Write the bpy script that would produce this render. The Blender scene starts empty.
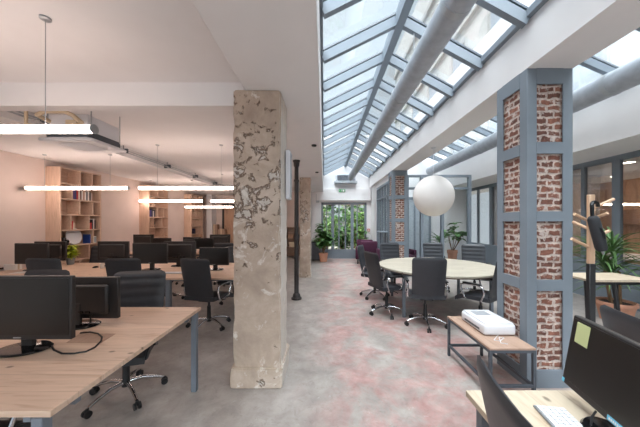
import bpy, bmesh, math, random
from mathutils import Vector, Matrix, noise
R = math.radians
random.seed(7)
sc = bpy.context.scene
col = sc.collection

# ------------------------------------------------------------------ materials
def lin(c):
    out = []
    for v in c[:3]:
        v = v / 255.0
        out.append(v / 12.92 if v <= 0.04045 else ((v + 0.055) / 1.055) ** 2.4)
    return tuple(out) + (1.0,)

def new_mat(name):
    m = bpy.data.materials.new(name)
    m.use_nodes = True
    nt = m.node_tree
    b = nt.nodes['Principled BSDF']
    return m, nt, b

def ramp(nt, stops):
    r = nt.nodes.new('ShaderNodeValToRGB')
    els = r.color_ramp.elements
    while len(els) < len(stops):
        els.new(0.5)
    for e, (p, c) in zip(els, stops):
        e.position = p
        e.color = c
    return r

def coords(nt, scale=(1, 1, 1), kind='Object'):
    tc = nt.nodes.new('ShaderNodeTexCoord')
    mp = nt.nodes.new('ShaderNodeMapping')
    mp.inputs['Scale'].default_value = scale
    nt.links.new(tc.outputs[kind], mp.inputs['Vector'])
    return mp

def ntex(nt, vec, scale, detail=4, rough=0.55, dist=0.0):
    n = nt.nodes.new('ShaderNodeTexNoise')
    n.inputs['Scale'].default_value = scale
    n.inputs['Detail'].default_value = detail
    n.inputs['Roughness'].default_value = rough
    n.inputs['Distortion'].default_value = dist
    nt.links.new(vec.outputs[0], n.inputs['Vector'])
    return n

def mixc(nt, fac, a, b):
    m = nt.nodes.new('ShaderNodeMix')
    m.data_type = 'RGBA'
    for s, v in ((0, fac), (6, a), (7, b)):
        if hasattr(v, 'is_linked') or hasattr(v, 'links'):
            nt.links.new(v, m.inputs[s])
        else:
            m.inputs[s].default_value = v
    return m.outputs[2]

def math_n(nt, op, a, b=None, clamp=False):
    m = nt.nodes.new('ShaderNodeMath')
    m.operation = op
    m.use_clamp = clamp
    for i, v in ((0, a), (1, b)):
        if v is None:
            continue
        if hasattr(v, 'links'):
            nt.links.new(v, m.inputs[i])
        else:
            m.inputs[i].default_value = v
    return m.outputs[0]

def bump(nt, b, h, strength=0.2, dist=0.01):
    n = nt.nodes.new('ShaderNodeBump')
    n.inputs['Strength'].default_value = strength
    n.inputs['Distance'].default_value = dist
    nt.links.new(h, n.inputs['Height'])
    nt.links.new(n.outputs[0], b.inputs['Normal'])

def simple(name, rgb, rough=0.5, metal=0.0, var=0.06, nscale=12.0, bmp=0.0, spec=0.5):
    m, nt, b = new_mat(name)
    c = lin(rgb)
    lo = tuple(max(0, v * (1 - var)) for v in c[:3]) + (1,)
    hi = tuple(min(1, v * (1 + var)) for v in c[:3]) + (1,)
    n = ntex(nt, coords(nt), nscale)
    r = ramp(nt, [(0.3, lo), (0.7, hi)])
    nt.links.new(n.outputs['Fac'], r.inputs[0])
    nt.links.new(r.outputs[0], b.inputs['Base Color'])
    b.inputs['Roughness'].default_value = rough
    b.inputs['Metallic'].default_value = metal
    b.inputs['Specular IOR Level'].default_value = spec
    if bmp:
        bump(nt, b, n.outputs['Fac'], bmp)
    return m

def wood(name, base, dark, grain=(1.2, 16, 16), knots=True, rough=0.55, board=0.0, axis=0):
    m, nt, b = new_mat(name)
    mp = coords(nt, grain)
    n = ntex(nt, mp, 2.2, 6, 0.6, 1.2)
    r = ramp(nt, [(0.28, lin(dark)), (0.48, lin(base)), (0.75, lin([min(255, v * 1.06) for v in base]))])
    nt.links.new(n.outputs['Fac'], r.inputs[0])
    c = r.outputs[0]
    if knots:
        sc2 = tuple(5.5 if i == axis else 9.0 for i in range(3))
        mp2 = coords(nt, sc2)
        v = nt.nodes.new('ShaderNodeTexVoronoi')
        v.inputs['Scale'].default_value = 1.0
        nt.links.new(mp2.outputs[0], v.inputs['Vector'])
        kr = ramp(nt, [(0.06, (1, 1, 1, 1)), (0.13, (0, 0, 0, 1))])
        nt.links.new(v.outputs['Distance'], kr.inputs[0])
        c = mixc(nt, math_n(nt, 'MULTIPLY', kr.outputs[0], 0.75), c, lin([v_ * 0.5 for v_ in dark]))
    if board:
        mp3 = coords(nt, (1, 1, 1))
        sx = nt.nodes.new('ShaderNodeSeparateXYZ')
        nt.links.new(mp3.outputs[0], sx.inputs[0])
        f = math_n(nt, 'FRACT', math_n(nt, 'DIVIDE', sx.outputs[1 - axis if axis < 2 else 0], board))
        fl = math_n(nt, 'FLOOR', math_n(nt, 'DIVIDE', sx.outputs[1 - axis if axis < 2 else 0], board))
        wn = nt.nodes.new('ShaderNodeTexWhiteNoise')
        wn.noise_dimensions = '1D'
        nt.links.new(fl, wn.inputs['W'])
        c = mixc(nt, math_n(nt, 'MULTIPLY', wn.outputs['Value'], 0.35), c, lin(dark))
        ln = math_n(nt, 'LESS_THAN', f, 0.02)
        c = mixc(nt, math_n(nt, 'MULTIPLY', ln, 0.35), c, lin([v_ * 0.6 for v_ in dark]))
    nt.links.new(c, b.inputs['Base Color'])
    b.inputs['Roughness'].default_value = rough
    bump(nt, b, n.outputs['Fac'], 0.06)
    return m

def emitter(name, rgb, strength):
    m, nt, b = new_mat(name)
    b.inputs['Base Color'].default_value = lin(rgb)
    b.inputs['Emission Color'].default_value = lin(rgb)
    b.inputs['Emission Strength'].default_value = strength
    return m

def glass(name, tint, gloss=0.08, frost=0.0, frost_rgb=(235, 242, 248)):
    m, nt, b = new_mat(name)
    nt.nodes.remove(b)
    out = nt.nodes['Material Output']
    t = nt.nodes.new('ShaderNodeBsdfTransparent')
    t.inputs[0].default_value = tuple(tint) + (1,)
    g = nt.nodes.new('ShaderNodeBsdfGlossy')
    g.inputs['Roughness'].default_value = 0.03
    fr = nt.nodes.new('ShaderNodeFresnel')
    fr.inputs[0].default_value = 1.45
    mx = nt.nodes.new('ShaderNodeMixShader')
    nt.links.new(math_n(nt, 'MULTIPLY', fr.outputs[0], gloss * 10), mx.inputs[0])
    src = t.outputs[0]
    if frost:
        tr = nt.nodes.new('ShaderNodeBsdfTranslucent')
        n = ntex(nt, coords(nt, (0.3, 3.0, 3.0)), 3, 4)
        r = ramp(nt, [(0.3, lin([v * 0.94 for v in frost_rgb])), (0.7, lin(frost_rgb))])
        nt.links.new(n.outputs['Fac'], r.inputs[0])
        nt.links.new(r.outputs[0], tr.inputs[0])
        m2 = nt.nodes.new('ShaderNodeMixShader')
        m2.inputs[0].default_value = frost
        nt.links.new(t.outputs[0], m2.inputs[1])
        nt.links.new(tr.outputs[0], m2.inputs[2])
        src = m2.outputs[0]
    nt.links.new(src, mx.inputs[1])
    nt.links.new(g.outputs[0], mx.inputs[2])
    nt.links.new(mx.outputs[0], out.inputs[0])
    return m

def floor_mat():
    m, nt, b = new_mat('worn concrete floor')
    mp = coords(nt)
    n1 = ntex(nt, mp, 0.9, 8, 0.65, 0.6)
    n2 = ntex(nt, mp, 4.5, 8, 0.7, 0.3)
    n3 = ntex(nt, mp, 22, 4, 0.6)
    g = ramp(nt, [(0.32, lin((126, 119, 114))), (0.5, lin((158, 150, 144))), (0.70, lin((188, 181, 176)))])
    s = math_n(nt, 'ADD', math_n(nt, 'MULTIPLY', n1.outputs['Fac'], 0.5), math_n(nt, 'MULTIPLY', n2.outputs['Fac'], 0.5))
    nt.links.new(s, g.inputs[0])
    # worn red paint in the nave
    red = ramp(nt, [(0.35, lin((150, 106, 102))), (0.65, lin((188, 150, 144)))])
    nt.links.new(n2.outputs['Fac'], red.inputs[0])
    sx = nt.nodes.new('ShaderNodeSeparateXYZ')
    nt.links.new(mp.outputs[0], sx.inputs[0])
    wob = math_n(nt, 'MULTIPLY', math_n(nt, 'SUBTRACT', n1.outputs['Fac'], 0.5), 1.2)
    xx = math_n(nt, 'ADD', sx.outputs[0], wob)
    lo = nt.nodes.new('ShaderNodeMapRange')
    lo.inputs[1].default_value = -0.22
    lo.inputs[2].default_value = 0.22
    nt.links.new(xx, lo.inputs[0])
    hi = nt.nodes.new('ShaderNodeMapRange')
    hi.inputs[1].default_value = 2.3
    hi.inputs[2].default_value = 1.8
    nt.links.new(xx, hi.inputs[0])
    zone = math_n(nt, 'MULTIPLY', lo.outputs[0], hi.outputs[0])
    n4 = ntex(nt, mp, 2.3, 9, 0.72, 0.5)
    pr = ramp(nt, [(0.42, (0, 0, 0, 1)), (0.58, (1, 1, 1, 1))])
    nt.links.new(n4.outputs['Fac'], pr.inputs[0])
    fac = math_n(nt, 'MULTIPLY', math_n(nt, 'MULTIPLY', zone, pr.outputs[0]), 0.8)
    c = mixc(nt, fac, g.outputs[0], red.outputs[0])
    # pale scraped flecks
    fr = ramp(nt, [(0.62, (0, 0, 0, 1)), (0.70, (1, 1, 1, 1))])
    n5 = ntex(nt, mp, 7.0, 8, 0.75, 0.4)
    nt.links.new(n5.outputs['Fac'], fr.inputs[0])
    c = mixc(nt, math_n(nt, 'MULTIPLY', fr.outputs[0], 0.35), c, lin((214, 209, 204)))
    n6 = ntex(nt, mp, 13.0, 10, 0.8, 0.8)
    sp = ramp(nt, [(0.36, (1, 1, 1, 1)), (0.46, (0, 0, 0, 1))])
    nt.links.new(n6.outputs['Fac'], sp.inputs[0])
    c = mixc(nt, math_n(nt, 'MULTIPLY', sp.outputs[0], 0.4), c, lin((116, 104, 98)))
    nt.links.new(c, b.inputs['Base Color'])
    rr = ramp(nt, [(0.3, (0.3, 0.3, 0.3, 1)), (0.7, (0.55, 0.55, 0.55, 1))])
    nt.links.new(n1.outputs['Fac'], rr.inputs[0])
    nt.links.new(rr.outputs[0], b.inputs['Roughness'])
    bump(nt, b, n3.outputs['Fac'], 0.05)
    return m

def brick_mat():
    m, nt, b = new_mat('old red brickwork')
    tc = nt.nodes.new('ShaderNodeTexCoord')
    sx = nt.nodes.new('ShaderNodeSeparateXYZ')
    nt.links.new(tc.outputs['Object'], sx.inputs[0])
    cx = nt.nodes.new('ShaderNodeCombineXYZ')
    n0 = ntex(nt, coords(nt), 13, 4)
    wob = math_n(nt, 'MULTIPLY', math_n(nt, 'SUBTRACT', n0.outputs['Fac'], 0.5), 0.055)
    nt.links.new(math_n(nt, 'ADD', math_n(nt, 'ADD', sx.outputs[0], sx.outputs[1]), wob), cx.inputs[0])
    nt.links.new(math_n(nt, 'ADD', sx.outputs[2], wob), cx.inputs[1])
    br = nt.nodes.new('ShaderNodeTexBrick')
    br.inputs['Scale'].default_value = 1.0
    br.inputs['Brick Width'].default_value = 0.128
    br.inputs['Row Height'].default_value = 0.057
    br.inputs['Mortar Size'].default_value = 0.0115
    br.inputs['Mortar Smooth'].default_value = 0.3
    br.inputs['Color1'].default_value = lin((152, 104, 86))
    br.inputs['Color2'].default_value = lin((110, 74, 64))
    br.inputs['Mortar'].default_value = lin((204, 190, 180))
    nt.links.new(cx.outputs[0], br.inputs['Vector'])
    n1 = ntex(nt, coords(nt), 26, 6, 0.7)
    dk = ramp(nt, [(0.35, (0.55, 0.5, 0.5, 1)), (0.65, (1.15, 1.1, 1.08, 1))])
    nt.links.new(n1.outputs['Fac'], dk.inputs[0])
    mul = nt.nodes.new('ShaderNodeMix')
    mul.data_type = 'RGBA'
    mul.blend_type = 'MULTIPLY'
    mul.inputs[0].default_value = 1
    nt.links.new(br.outputs['Color'], mul.inputs[6])
    nt.links.new(dk.outputs[0], mul.inputs[7])
    n2 = ntex(nt, coords(nt), 11, 7, 0.75, 0.5)
    pl = ramp(nt, [(0.545, (0, 0, 0, 1)), (0.61, (1, 1, 1, 1))])
    nt.links.new(n2.outputs['Fac'], pl.inputs[0])
    c = mixc(nt, math_n(nt, 'MULTIPLY', pl.outputs[0], 0.75), mul.outputs[2], lin((206, 194, 186)))
    nt.links.new(c, b.inputs['Base Color'])
    b.inputs['Roughness'].default_value = 0.9
    h = math_n(nt, 'SUBTRACT', math_n(nt, 'MULTIPLY', n1.outputs['Fac'], 0.5), br.outputs['Fac'])
    bump(nt, b, h, 0.9, 0.012)
    return m

def concrete_mat():
    m, nt, b = new_mat('peeled plaster concrete')
    mp = coords(nt)
    n1 = ntex(nt, mp, 3.0, 8, 0.65, 0.4)
    base = ramp(nt, [(0.3, lin((160, 142, 128))), (0.5, lin((184, 166, 150))), (0.7, lin((206, 190, 176)))])
    nt.links.new(n1.outputs['Fac'], base.inputs[0])
    n2 = ntex(nt, mp, 12.0, 10, 0.68, 0.5)       # chipped spots
    n3 = ntex(nt, mp, 3.0, 3, 0.5)              # where they cluster
    zs = nt.nodes.new('ShaderNodeSeparateXYZ')
    nt.links.new(mp.outputs[0], zs.inputs[0])
    up = nt.nodes.new('ShaderNodeMapRange')
    up.inputs[1].default_value = 0.9
    up.inputs[2].default_value = 1.5
    up.inputs[3].default_value = -0.06
    up.inputs[4].default_value = 0.035
    nt.links.new(zs.outputs[2], up.inputs[0])
    s = math_n(nt, 'ADD', math_n(nt, 'ADD', n2.outputs['Fac'], math_n(nt, 'MULTIPLY', math_n(nt, 'SUBTRACT', n3.outputs['Fac'], 0.5), 0.75)), up.outputs[0])
    spot = ramp(nt, [(0.612, (0, 0, 0, 1)), (0.645, (1, 1, 1, 1))])
    nt.links.new(s, spot.inputs[0])
    core = ramp(nt, [(0.685, (0, 0, 0, 1)), (0.715, (1, 1, 1, 1))])
    nt.links.new(s, core.inputs[0])
    n4 = ntex(nt, mp, 40, 5, 0.7)
    dark = ramp(nt, [(0.35, lin((72, 56, 46))), (0.65, lin((124, 100, 84)))])
    nt.links.new(n4.outputs['Fac'], dark.inputs[0])
    c = mixc(nt, math_n(nt, 'MULTIPLY', spot.outputs[0], 0.85), base.outputs[0], dark.outputs[0])
    c = mixc(nt, math_n(nt, 'MULTIPLY', core.outputs[0], 0.8), c, lin((212, 205, 196)))
    n5 = ntex(nt, mp, 4.0, 9, 0.7, 0.7)
    wh = ramp(nt, [(0.57, (0, 0, 0, 1)), (0.62, (1, 1, 1, 1))])
    nt.links.new(n5.outputs['Fac'], wh.inputs[0])
    c = mixc(nt, math_n(nt, 'MULTIPLY', wh.outputs[0], 0.6), c, lin((232, 228, 222)))
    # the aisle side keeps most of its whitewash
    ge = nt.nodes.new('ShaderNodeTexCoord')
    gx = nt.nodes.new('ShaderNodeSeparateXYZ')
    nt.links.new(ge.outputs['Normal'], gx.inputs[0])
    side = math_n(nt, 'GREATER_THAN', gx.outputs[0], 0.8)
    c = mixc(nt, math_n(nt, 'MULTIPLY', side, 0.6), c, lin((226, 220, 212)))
    nt.links.new(c, b.inputs['Base Color'])
    b.inputs['Roughness'].default_value = 0.95
    h = math_n(nt, 'SUBTRACT', math_n(nt, 'MULTIPLY', n4.outputs['Fac'], 0.4), spot.outputs[0])
    bump(nt, b, h, 0.7, 0.012)
    return m

M = {}
M['plaster'] = simple('white plaster', (222, 220, 220), 0.9, var=0.02, nscale=3, bmp=0.04)
M['plaster_lamp_tint'] = simple('lamplight tinted plaster', (216, 200, 192), 0.9, var=0.03, nscale=3)  # white plaster with the warm tint of lamplight put into its colour
M['floor'] = floor_mat()
M['brick'] = brick_mat()
M['concrete'] = concrete_mat()
M['steel'] = simple('blue grey painted steel', (118, 127, 136), 0.6, var=0.04, nscale=6)
M['steel_dark'] = simple('dark grey painted steel', (72, 78, 86), 0.5, var=0.06)
M['leg_steel'] = simple('grey desk steel', (112, 119, 128), 0.5, var=0.04)
M['chrome'] = simple('polished chrome', (205, 205, 208), 0.12, 1.0, var=0.02)
M['duct'] = simple('galvanised duct', (166, 171, 178), 0.5, 0.3, var=0.12, nscale=9)
M['alu'] = simple('dull aluminium', (170, 174, 178), 0.4, 0.6, var=0.08)
M['leather'] = simple('dark grey leather', (51, 53, 58), 0.42, var=0.08, nscale=30, bmp=0.05)
M['leather_side'] = simple('black upholstery', (44, 44, 47), 0.5, var=0.1, nscale=30, bmp=0.05)
M['black'] = simple('black plastic', (30, 30, 32), 0.45, var=0.1)
M['screen'] = simple('dark glossy screen', (31, 29, 28), 0.3, var=0.05, spec=0.5)
M['housing'] = simple('charcoal monitor housing', (46, 44, 44), 0.45, var=0.06)
M['gloss_black'] = simple('gloss black plastic', (18, 18, 20), 0.12, var=0.02)
M['desk'] = wood('knotty pine desk top', (208, 180, 158), (184, 150, 126), (1.0, 11, 11), True, 0.5, 0.13, 0)
M['desk_edge'] = wood('pale plywood edge', (214, 184, 152), (176, 142, 110), (1, 30, 60), False, 0.6)
M['oval'] = wood('pale oak table top', (178, 169, 153), (158, 147, 130), (1.0, 9, 9), True, 0.5, 0.18, 0)
M['pine_y'] = wood('pine desk top along', (196, 180, 158), (176, 154, 130), (11, 1.0, 11), True, 0.5, 0.15, 1)
M['bench_top'] = wood('brown laminate', (166, 138, 120), (146, 116, 98), (20, 1.2, 20), False, 0.5)
M['birch'] = wood('birch plywood', (208, 178, 156), (186, 154, 132), (14, 14, 1.2), False, 0.55)
M['birch_in'] = wood('birch shelf board', (200, 172, 152), (178, 148, 126), (14, 1.4, 14), False, 0.55)
M['walnut'] = wood('dark table edge', (112, 84, 66), (84, 62, 48), (3, 3, 30), False, 0.5)
M['rack_wood'] = wood('natural beech', (206, 172, 142), (180, 142, 112), (18, 18, 1.5), False, 0.5)
M['white_plastic'] = simple('white plastic', (214, 214, 218), 0.4, var=0.01)
M['grey_plastic'] = simple('grey plastic', (150, 152, 156), 0.5, var=0.04)
M['iron'] = simple('black cast iron', (48, 44, 43), 0.5, var=0.15)
M['tube'] = emitter('lit tube', (255, 230, 217), 22.0)
M['glow'] = emitter('lit lamp', (255, 232, 208), 40.0)
M['copper'] = simple('beige insulated pipe', (206, 186, 158), 0.6, var=0.1)
M['terracotta'] = simple('terracotta', (196, 142, 116), 0.85, var=0.1, nscale=10)
M['soil'] = simple('dark soil', (52, 42, 36), 1.0, var=0.3, nscale=60)
M['leaf'] = simple('green leaf', (80, 120, 62), 0.5, var=0.35, nscale=7)
M['leaf_pale'] = simple('yellow green leaf', (178, 194, 56), 0.5, var=0.3, nscale=14)
M['leaf_palm'] = simple('palm leaf', (88, 122, 70), 0.5, var=0.35, nscale=9)
M['bark'] = simple('brown bark', (112, 86, 62), 0.9, var=0.2, nscale=20)
M['purple'] = simple('plum fabric', (72, 30, 54), 0.9, var=0.12, nscale=30)
M['red'] = simple('red enamel', (196, 44, 44), 0.5, var=0.05)
M['awning'] = simple('red awning cloth', (214, 70, 76), 0.8, var=0.05)
M['green_sign'] = simple('green sign', (40, 150, 84), 0.5, var=0.02)
M['note'] = simple('yellow green paper', (196, 202, 148), 0.85, var=0.03)
M['cyan'] = simple('pale blue sticker', (110, 190, 222), 0.6, var=0.03)
M['paper'] = simple('white paper', (236, 232, 226), 0.9, var=0.02)
M['globe'] = simple('white globe shade', (216, 210, 206), 0.6, var=0.01)
M['facade'] = simple('cream stone facade', (196, 194, 190), 0.9, var=0.05, nscale=1.2)
M['facade_trim'] = simple('pale stone trim', (176, 174, 170), 0.9, var=0.05)
M['window_dark'] = simple('dim window pane', (168, 175, 182), 0.4, var=0.1)
M['courtyard'] = simple('courtyard paving', (190, 184, 172), 0.9, var=0.1)
M['glass_sky'] = glass('rooflight glass', (0.94, 0.97, 0.985), 0.04)
M['glass_frost'] = glass('frosted rooflight glass', (0.93, 0.97, 0.99), 0.04, 0.04)
M['glass'] = glass('partition glass', (0.95, 0.97, 0.975), 0.06)
M['wood_wall'] = wood('brown timber wall', (184, 148, 122), (150, 114, 92), (3, 3, 0.8), False, 0.6)
M['umbrella'] = simple('black nylon', (40, 42, 46), 0.7, var=0.1)

# ------------------------------------------------------------------ mesh helpers
class MB:
    def __init__(self):
        self.bm = bmesh.new()

    def _v(self, pts, mtx):
        return [self.bm.verts.new((mtx @ Vector(p)) if mtx else p) for p in pts]

    def box(self, x0, x1, y0, y1, z0, z1, bev=0.0, mtx=None, seg=1):
        b2 = bmesh.new()
        bmesh.ops.create_cube(b2, size=1)
        for v in b2.verts:
            v.co = Vector(((x0 + x1) / 2 + v.co.x * (x1 - x0), (y0 + y1) / 2 + v.co.y * (y1 - y0), (z0 + z1) / 2 + v.co.z * (z1 - z0)))
        if bev:
            bmesh.ops.bevel(b2, geom=list(b2.edges), offset=bev, segments=seg, affect='EDGES', profile=0.5)
        self._merge(b2, mtx)
        return self

    def _merge(self, b2, mtx=None):
        mp = {}
        for v in b2.verts:
            mp[v] = self.bm.verts.new((mtx @ v.co) if mtx else v.co)
        for f in b2.faces:
            try:
                self.bm.faces.new([mp[v] for v in f.verts])
            except ValueError:
                pass
        b2.free()

    def tube(self, pts, r, n=8, closed=False, caps=True, mtx=None):
        pts = [Vector(p) for p in pts]
        rs = r if isinstance(r, (list, tuple)) else [r] * len(pts)
        rings = []
        up = None
        N = len(pts)
        for i, p in enumerate(pts):
            if closed:
                t = pts[(i + 1) % N] - pts[i - 1]
            else:
                t = pts[min(i + 1, N - 1)] - pts[max(i - 1, 0)]
            t.normalize()
            if up is None:
                up = Vector((0, 0, 1)) if abs(t.z) < 0.9 else Vector((1, 0, 0))
            u = up - t * up.dot(t)
            if u.length < 1e-5:
                u = t.orthogonal()
            u.normalize()
            up = u
            w = t.cross(u)
            ring = self._v([p + (u * math.cos(2 * math.pi * k / n) + w * math.sin(2 * math.pi * k / n)) * rs[i] for k in range(n)], mtx)
            rings.append(ring)
        m = N if closed else N - 1
        for i in range(m):
            a, b = rings[i], rings[(i + 1) % N]
            for k in range(n):
                self.bm.faces.new((a[k], a[(k + 1) % n], b[(k + 1) % n], b[k]))
        if caps and not closed:
            self.bm.faces.new(rings[0][::-1])
            self.bm.faces.new(rings[-1])
        return self

    def cyl(self, p0, p1, r0, r1=None, n=16, mtx=None):
        return self.tube([p0, p1], [r0, r0 if r1 is None else r1], n, mtx=mtx)

    def lathe(self, prof, n=24, c=(0, 0, 0), mtx=None, sx=1, sy=1):
        rings = []
        for (r, z) in prof:
            if r < 1e-6:
                rings.append(self._v([(c[0], c[1], c[2] + z)], mtx))
            else:
                rings.append(self._v([(c[0] + sx * r * math.cos(2 * math.pi * k / n), c[1] + sy * r * math.sin(2 * math.pi * k / n), c[2] + z) for k in range(n)], mtx))
        for a, b in zip(rings, rings[1:]):
            for k in range(n):
                k2 = (k + 1) % n
                if len(a) == 1 and len(b) == 1:
                    continue
                if len(a) == 1:
                    self.bm.faces.new((a[0], b[k2], b[k]))
                elif len(b) == 1:
                    self.bm.faces.new((a[k], a[k2], b[0]))
                else:
                    self.bm.faces.new((a[k], a[k2], b[k2], b[k]))
        for ring, fl in ((rings[0], True), (rings[-1], False)):
            if len(ring) > 2:
                self.bm.faces.new(ring[::-1] if fl else ring)
        return self

    def sphere(self, c, r, n=24, sx=1, sy=1, sz=1):
        prof = [(r * math.sin(math.pi * i / (n // 2)), -r * sz * math.cos(math.pi * i / (n // 2))) for i in range(n // 2 + 1)]
        prof[0] = (0, prof[0][1])
        prof[-1] = (0, prof[-1][1])
        return self.lathe(prof, n, c, sx=sx, sy=sy)

    def prism(self, pts, a, b, axis='z', mtx=None):
        def mk(p, h):
            return {'z': (p[0], p[1], h), 'y': (p[0], h, p[1]), 'x': (h, p[0], p[1])}[axis]
        A = self._v([mk(p, a) for p in pts], mtx)
        B = self._v([mk(p, b) for p in pts], mtx)
        n = len(pts)
        self.bm.faces.new(A)
        self.bm.faces.new(B[::-1])
        for k in range(n):
            self.bm.faces.new((A[k], B[k], B[(k + 1) % n], A[(k + 1) % n]))
        return self

    def quad(self, pts, mtx=None):
        self.bm.faces.new(self._v(pts, mtx))
        return self

    def blade(self, p0, d, length, width, droop, seg=5, fold=0.15, tip=0.0, base=0.25):
        """a leaf: starts at p0 in direction d, arches down by droop"""
        p = Vector(p0)
        d = Vector(d).normalized()
        side = d.cross(Vector((0, 0, 1)))
        if side.length < 1e-3:
            side = Vector((1, 0, 0))
        side.normalize()
        rows = []
        for i in range(seg + 1):
            t = i / seg
            w = width * (base + (1 - base) * math.sin(math.pi * min(1, t * 0.92 + 0.12)) ** 0.8) * (1 - t ** 4 * (1 - tip))
            nrm = side.cross(d).normalized()
            rows.append([p + side * w * 0.5 + nrm * fold * w, p.copy(), p - side * w * 0.5 + nrm * fold * w])
            p = p + d * (length / seg)
            d = (d + Vector((0, 0, -droop / seg))).normalized()
        vs = [[self.bm.verts.new(q) for q in r] for r in rows]
        for a, b in zip(vs, vs[1:]):
            self.bm.faces.new((a[0], a[1], b[1], b[0]))
            self.bm.faces.new((a[1], a[2], b[2], b[1]))
        return self

    def build(self, name, mat, parent=None, smooth=True, label=None):
        bmesh.ops.recalc_face_normals(self.bm, faces=list(self.bm.faces))
        me = bpy.data.meshes.new(name)
        self.bm.to_mesh(me)
        self.bm.free()
        me.materials.append(M[mat] if isinstance(mat, str) else mat)
        if smooth:
            for p in me.polygons:
                p.use_smooth = True
            me.set_sharp_from_angle(angle=R(38))
        o = bpy.data.objects.new(name, me)
        col.objects.link(o)
        if parent:
            o.parent = parent
        if label:
            o['label'] = label
        return o

def tag(o, label, cat, group=None, kind=None):
    o['label'] = label
    o['category'] = cat
    if group:
        o['group'] = group
    if kind:
        o['kind'] = kind
    return o

def thing(name, label, cat, loc=(0, 0, 0), rz=0.0, group=None, kind=None):
    o = bpy.data.objects.new(name, None)
    o.empty_display_size = 0.1
    col.objects.link(o)
    o.location = loc
    o.rotation_euler = (0, 0, rz)
    return tag(o, label, cat, group, kind)

def copy_tree(o, parent=None):
    c = o.copy()
    col.objects.link(c)
    if parent:
        c.parent = parent
    for ch in [x for x in o.children]:
        copy_tree(ch, c)
    return c

def place(proto, used, loc, rz, label, group=None):
    o = copy_tree(proto) if used else proto
    o.location = loc
    o.rotation_euler = (0, 0, rz)
    o['label'] = label
    if group:
        o['group'] = group
    return o

def struct(name, mb, mat, smooth=False, parent=None):
    o = mb.build(name, mat, parent, smooth)
    if parent is None:
        o['kind'] = 'structure'
    return o

def sempty(name):
    o = bpy.data.objects.new(name, None)
    col.objects.link(o)
    o['kind'] = 'structure'
    return o

def face_rz(dx, dy):
    """rotation that turns local +Y to (dx,dy)"""
    return math.atan2(-dx, dy)

F, CX, CY, H = 260.0, 324.0, 222.0, 1.5
def at_z(px, py, z):
    d = F * (H - z) / (py - CY)
    return Vector(((px - CX) * d / F, d, z))
def at_d(px, py, d):
    return Vector(((px - CX) * d / F, d, H - (py - CY) * d / F))

# ------------------------------------------------------------------ the shell
S, E = -2.5, 10.5          # south end, end wall of the nave
WL = -5.2                  # wall of the desk room
struct('floor', MB().box(-5.4, 9.2, S - 0.2, 11.5, -0.12, 0.0), 'floor')
struct('wall_left', MB().box(WL - 0.15, WL, S, 11.5, 0, 3.0), 'plaster_lamp_tint')
bw = MB().box(-5.4, 9.2, S - 0.15, S, 2.62, 4.2).box(-5.4, 9.2, S - 0.15, S, 0, 0.25)
for (xa, xb) in ((-5.4, -4.9), (-0.9, -0.5), (1.8, 2.3), (5.1, 9.2)):
    bw.box(xa, xb, S - 0.15, S, 0.25, 2.62)
struct('wall_back', bw, 'plaster')
w6 = sempty('window_added')  # unseen shopfront glazing, added behind the camera to let in daylight
for (xa, xb) in ((-4.9, -0.9), (-0.5, 1.8), (2.3, 5.1)):
    struct('glass_pane', MB().box(xa, xb, S - 0.09, S - 0.08, 0.25, 2.62), 'glass_sky', parent=w6)
    k = int((xb - xa) / 1.0)
    for i in range(k + 1):
        x = xa + (xb - xa) * i / k
        struct('mullion', MB().box(x - 0.03, x + 0.03, S - 0.12, S - 0.04, 0.25, 2.62), 'steel', parent=w6)
struct('wall_end', MB().box(-5.4, -0.5, 11.3, 11.45, 0, 3.0), 'plaster_lamp_tint')
struct('wall_return', MB().box(-0.62, -0.5, E, 11.3, 0, 3.0), 'plaster')
struct('trim_1', MB().box(-4.9, -4.68, 10.85, 11.3, 0, 2.82), 'plaster')
# ceilings of the desk room
struct('ceiling', MB().box(-3.52, -0.72, S, 11.4, 2.82, 2.95), 'plaster')
struct('ceiling_low', MB().box(WL, -3.52, S, 11.4, 2.655, 2.95), 'plaster')
struct('trim_2', MB().box(-0.72, -0.04, S, 11.3, 2.70, 3.42, 0.004), 'plaster')      # long beam on the columns
struct('trim_3', MB().box(WL, -0.72, 2.46, 2.58, 2.60, 2.84), 'plaster')             # cross beam
# nave beam on the brick pillars, aisle roof slab and walls
struct('trim_4', MB().box(1.835, 2.25, S, E, 2.89, 3.33), 'plaster')
struct('trim_5', MB().box(2.08, 2.25, S, E, 3.33, 3.9), 'plaster')
struct('wall_upper', MB().box(4.3, 4.42, S, 9.7, 2.70, 3.56), 'plaster')
struct('ceiling_soffit', MB().box(4.42, 9.1, S, 9.7, 2.70, 2.80), 'plaster')
struct('wall_aisle', MB().box(1.9, 5.4, 9.6, 9.72, 0, 3.98), 'plaster')
# nave end wall: around the courtyard door, with gable
xl, xr, zt = -0.11, 1.72, 2.29
ew = MB()
ew.box(-0.62, xl, E, E + 0.15, 0, 3.32)
ew.box(xr, 1.98, E, E + 0.15, 0, 3.32)
ew.box(xl, xr, E, E + 0.15, zt, 3.32)
ew.prism([(-0.62, 3.32), (1.98, 3.32), (1.86, 3.34), (0.861, 3.88), (-0.06, 3.43), (-0.62, 3.43)], E, E + 0.15, 'y')
struct('wall_nave', ew, 'plaster')
struct('trim_6', MB().box(-0.3, 1.87, E - 0.14, E, 2.36, 2.82, 0.003), 'plaster')
struct('wall_side', MB().box(1.9, 2.02, 9.42, E, 0, 2.9).box(1.9, 2.02, 7.44, 9.42, 2.72, 2.9).box(1.9, 2.02, 7.44, 9.42, 0, 0.25), 'plaster')
struct('baseboard_left', MB().box(WL, WL + 0.015, S, 11.3, 0, 0.09), 'plaster_lamp_tint')

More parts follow.
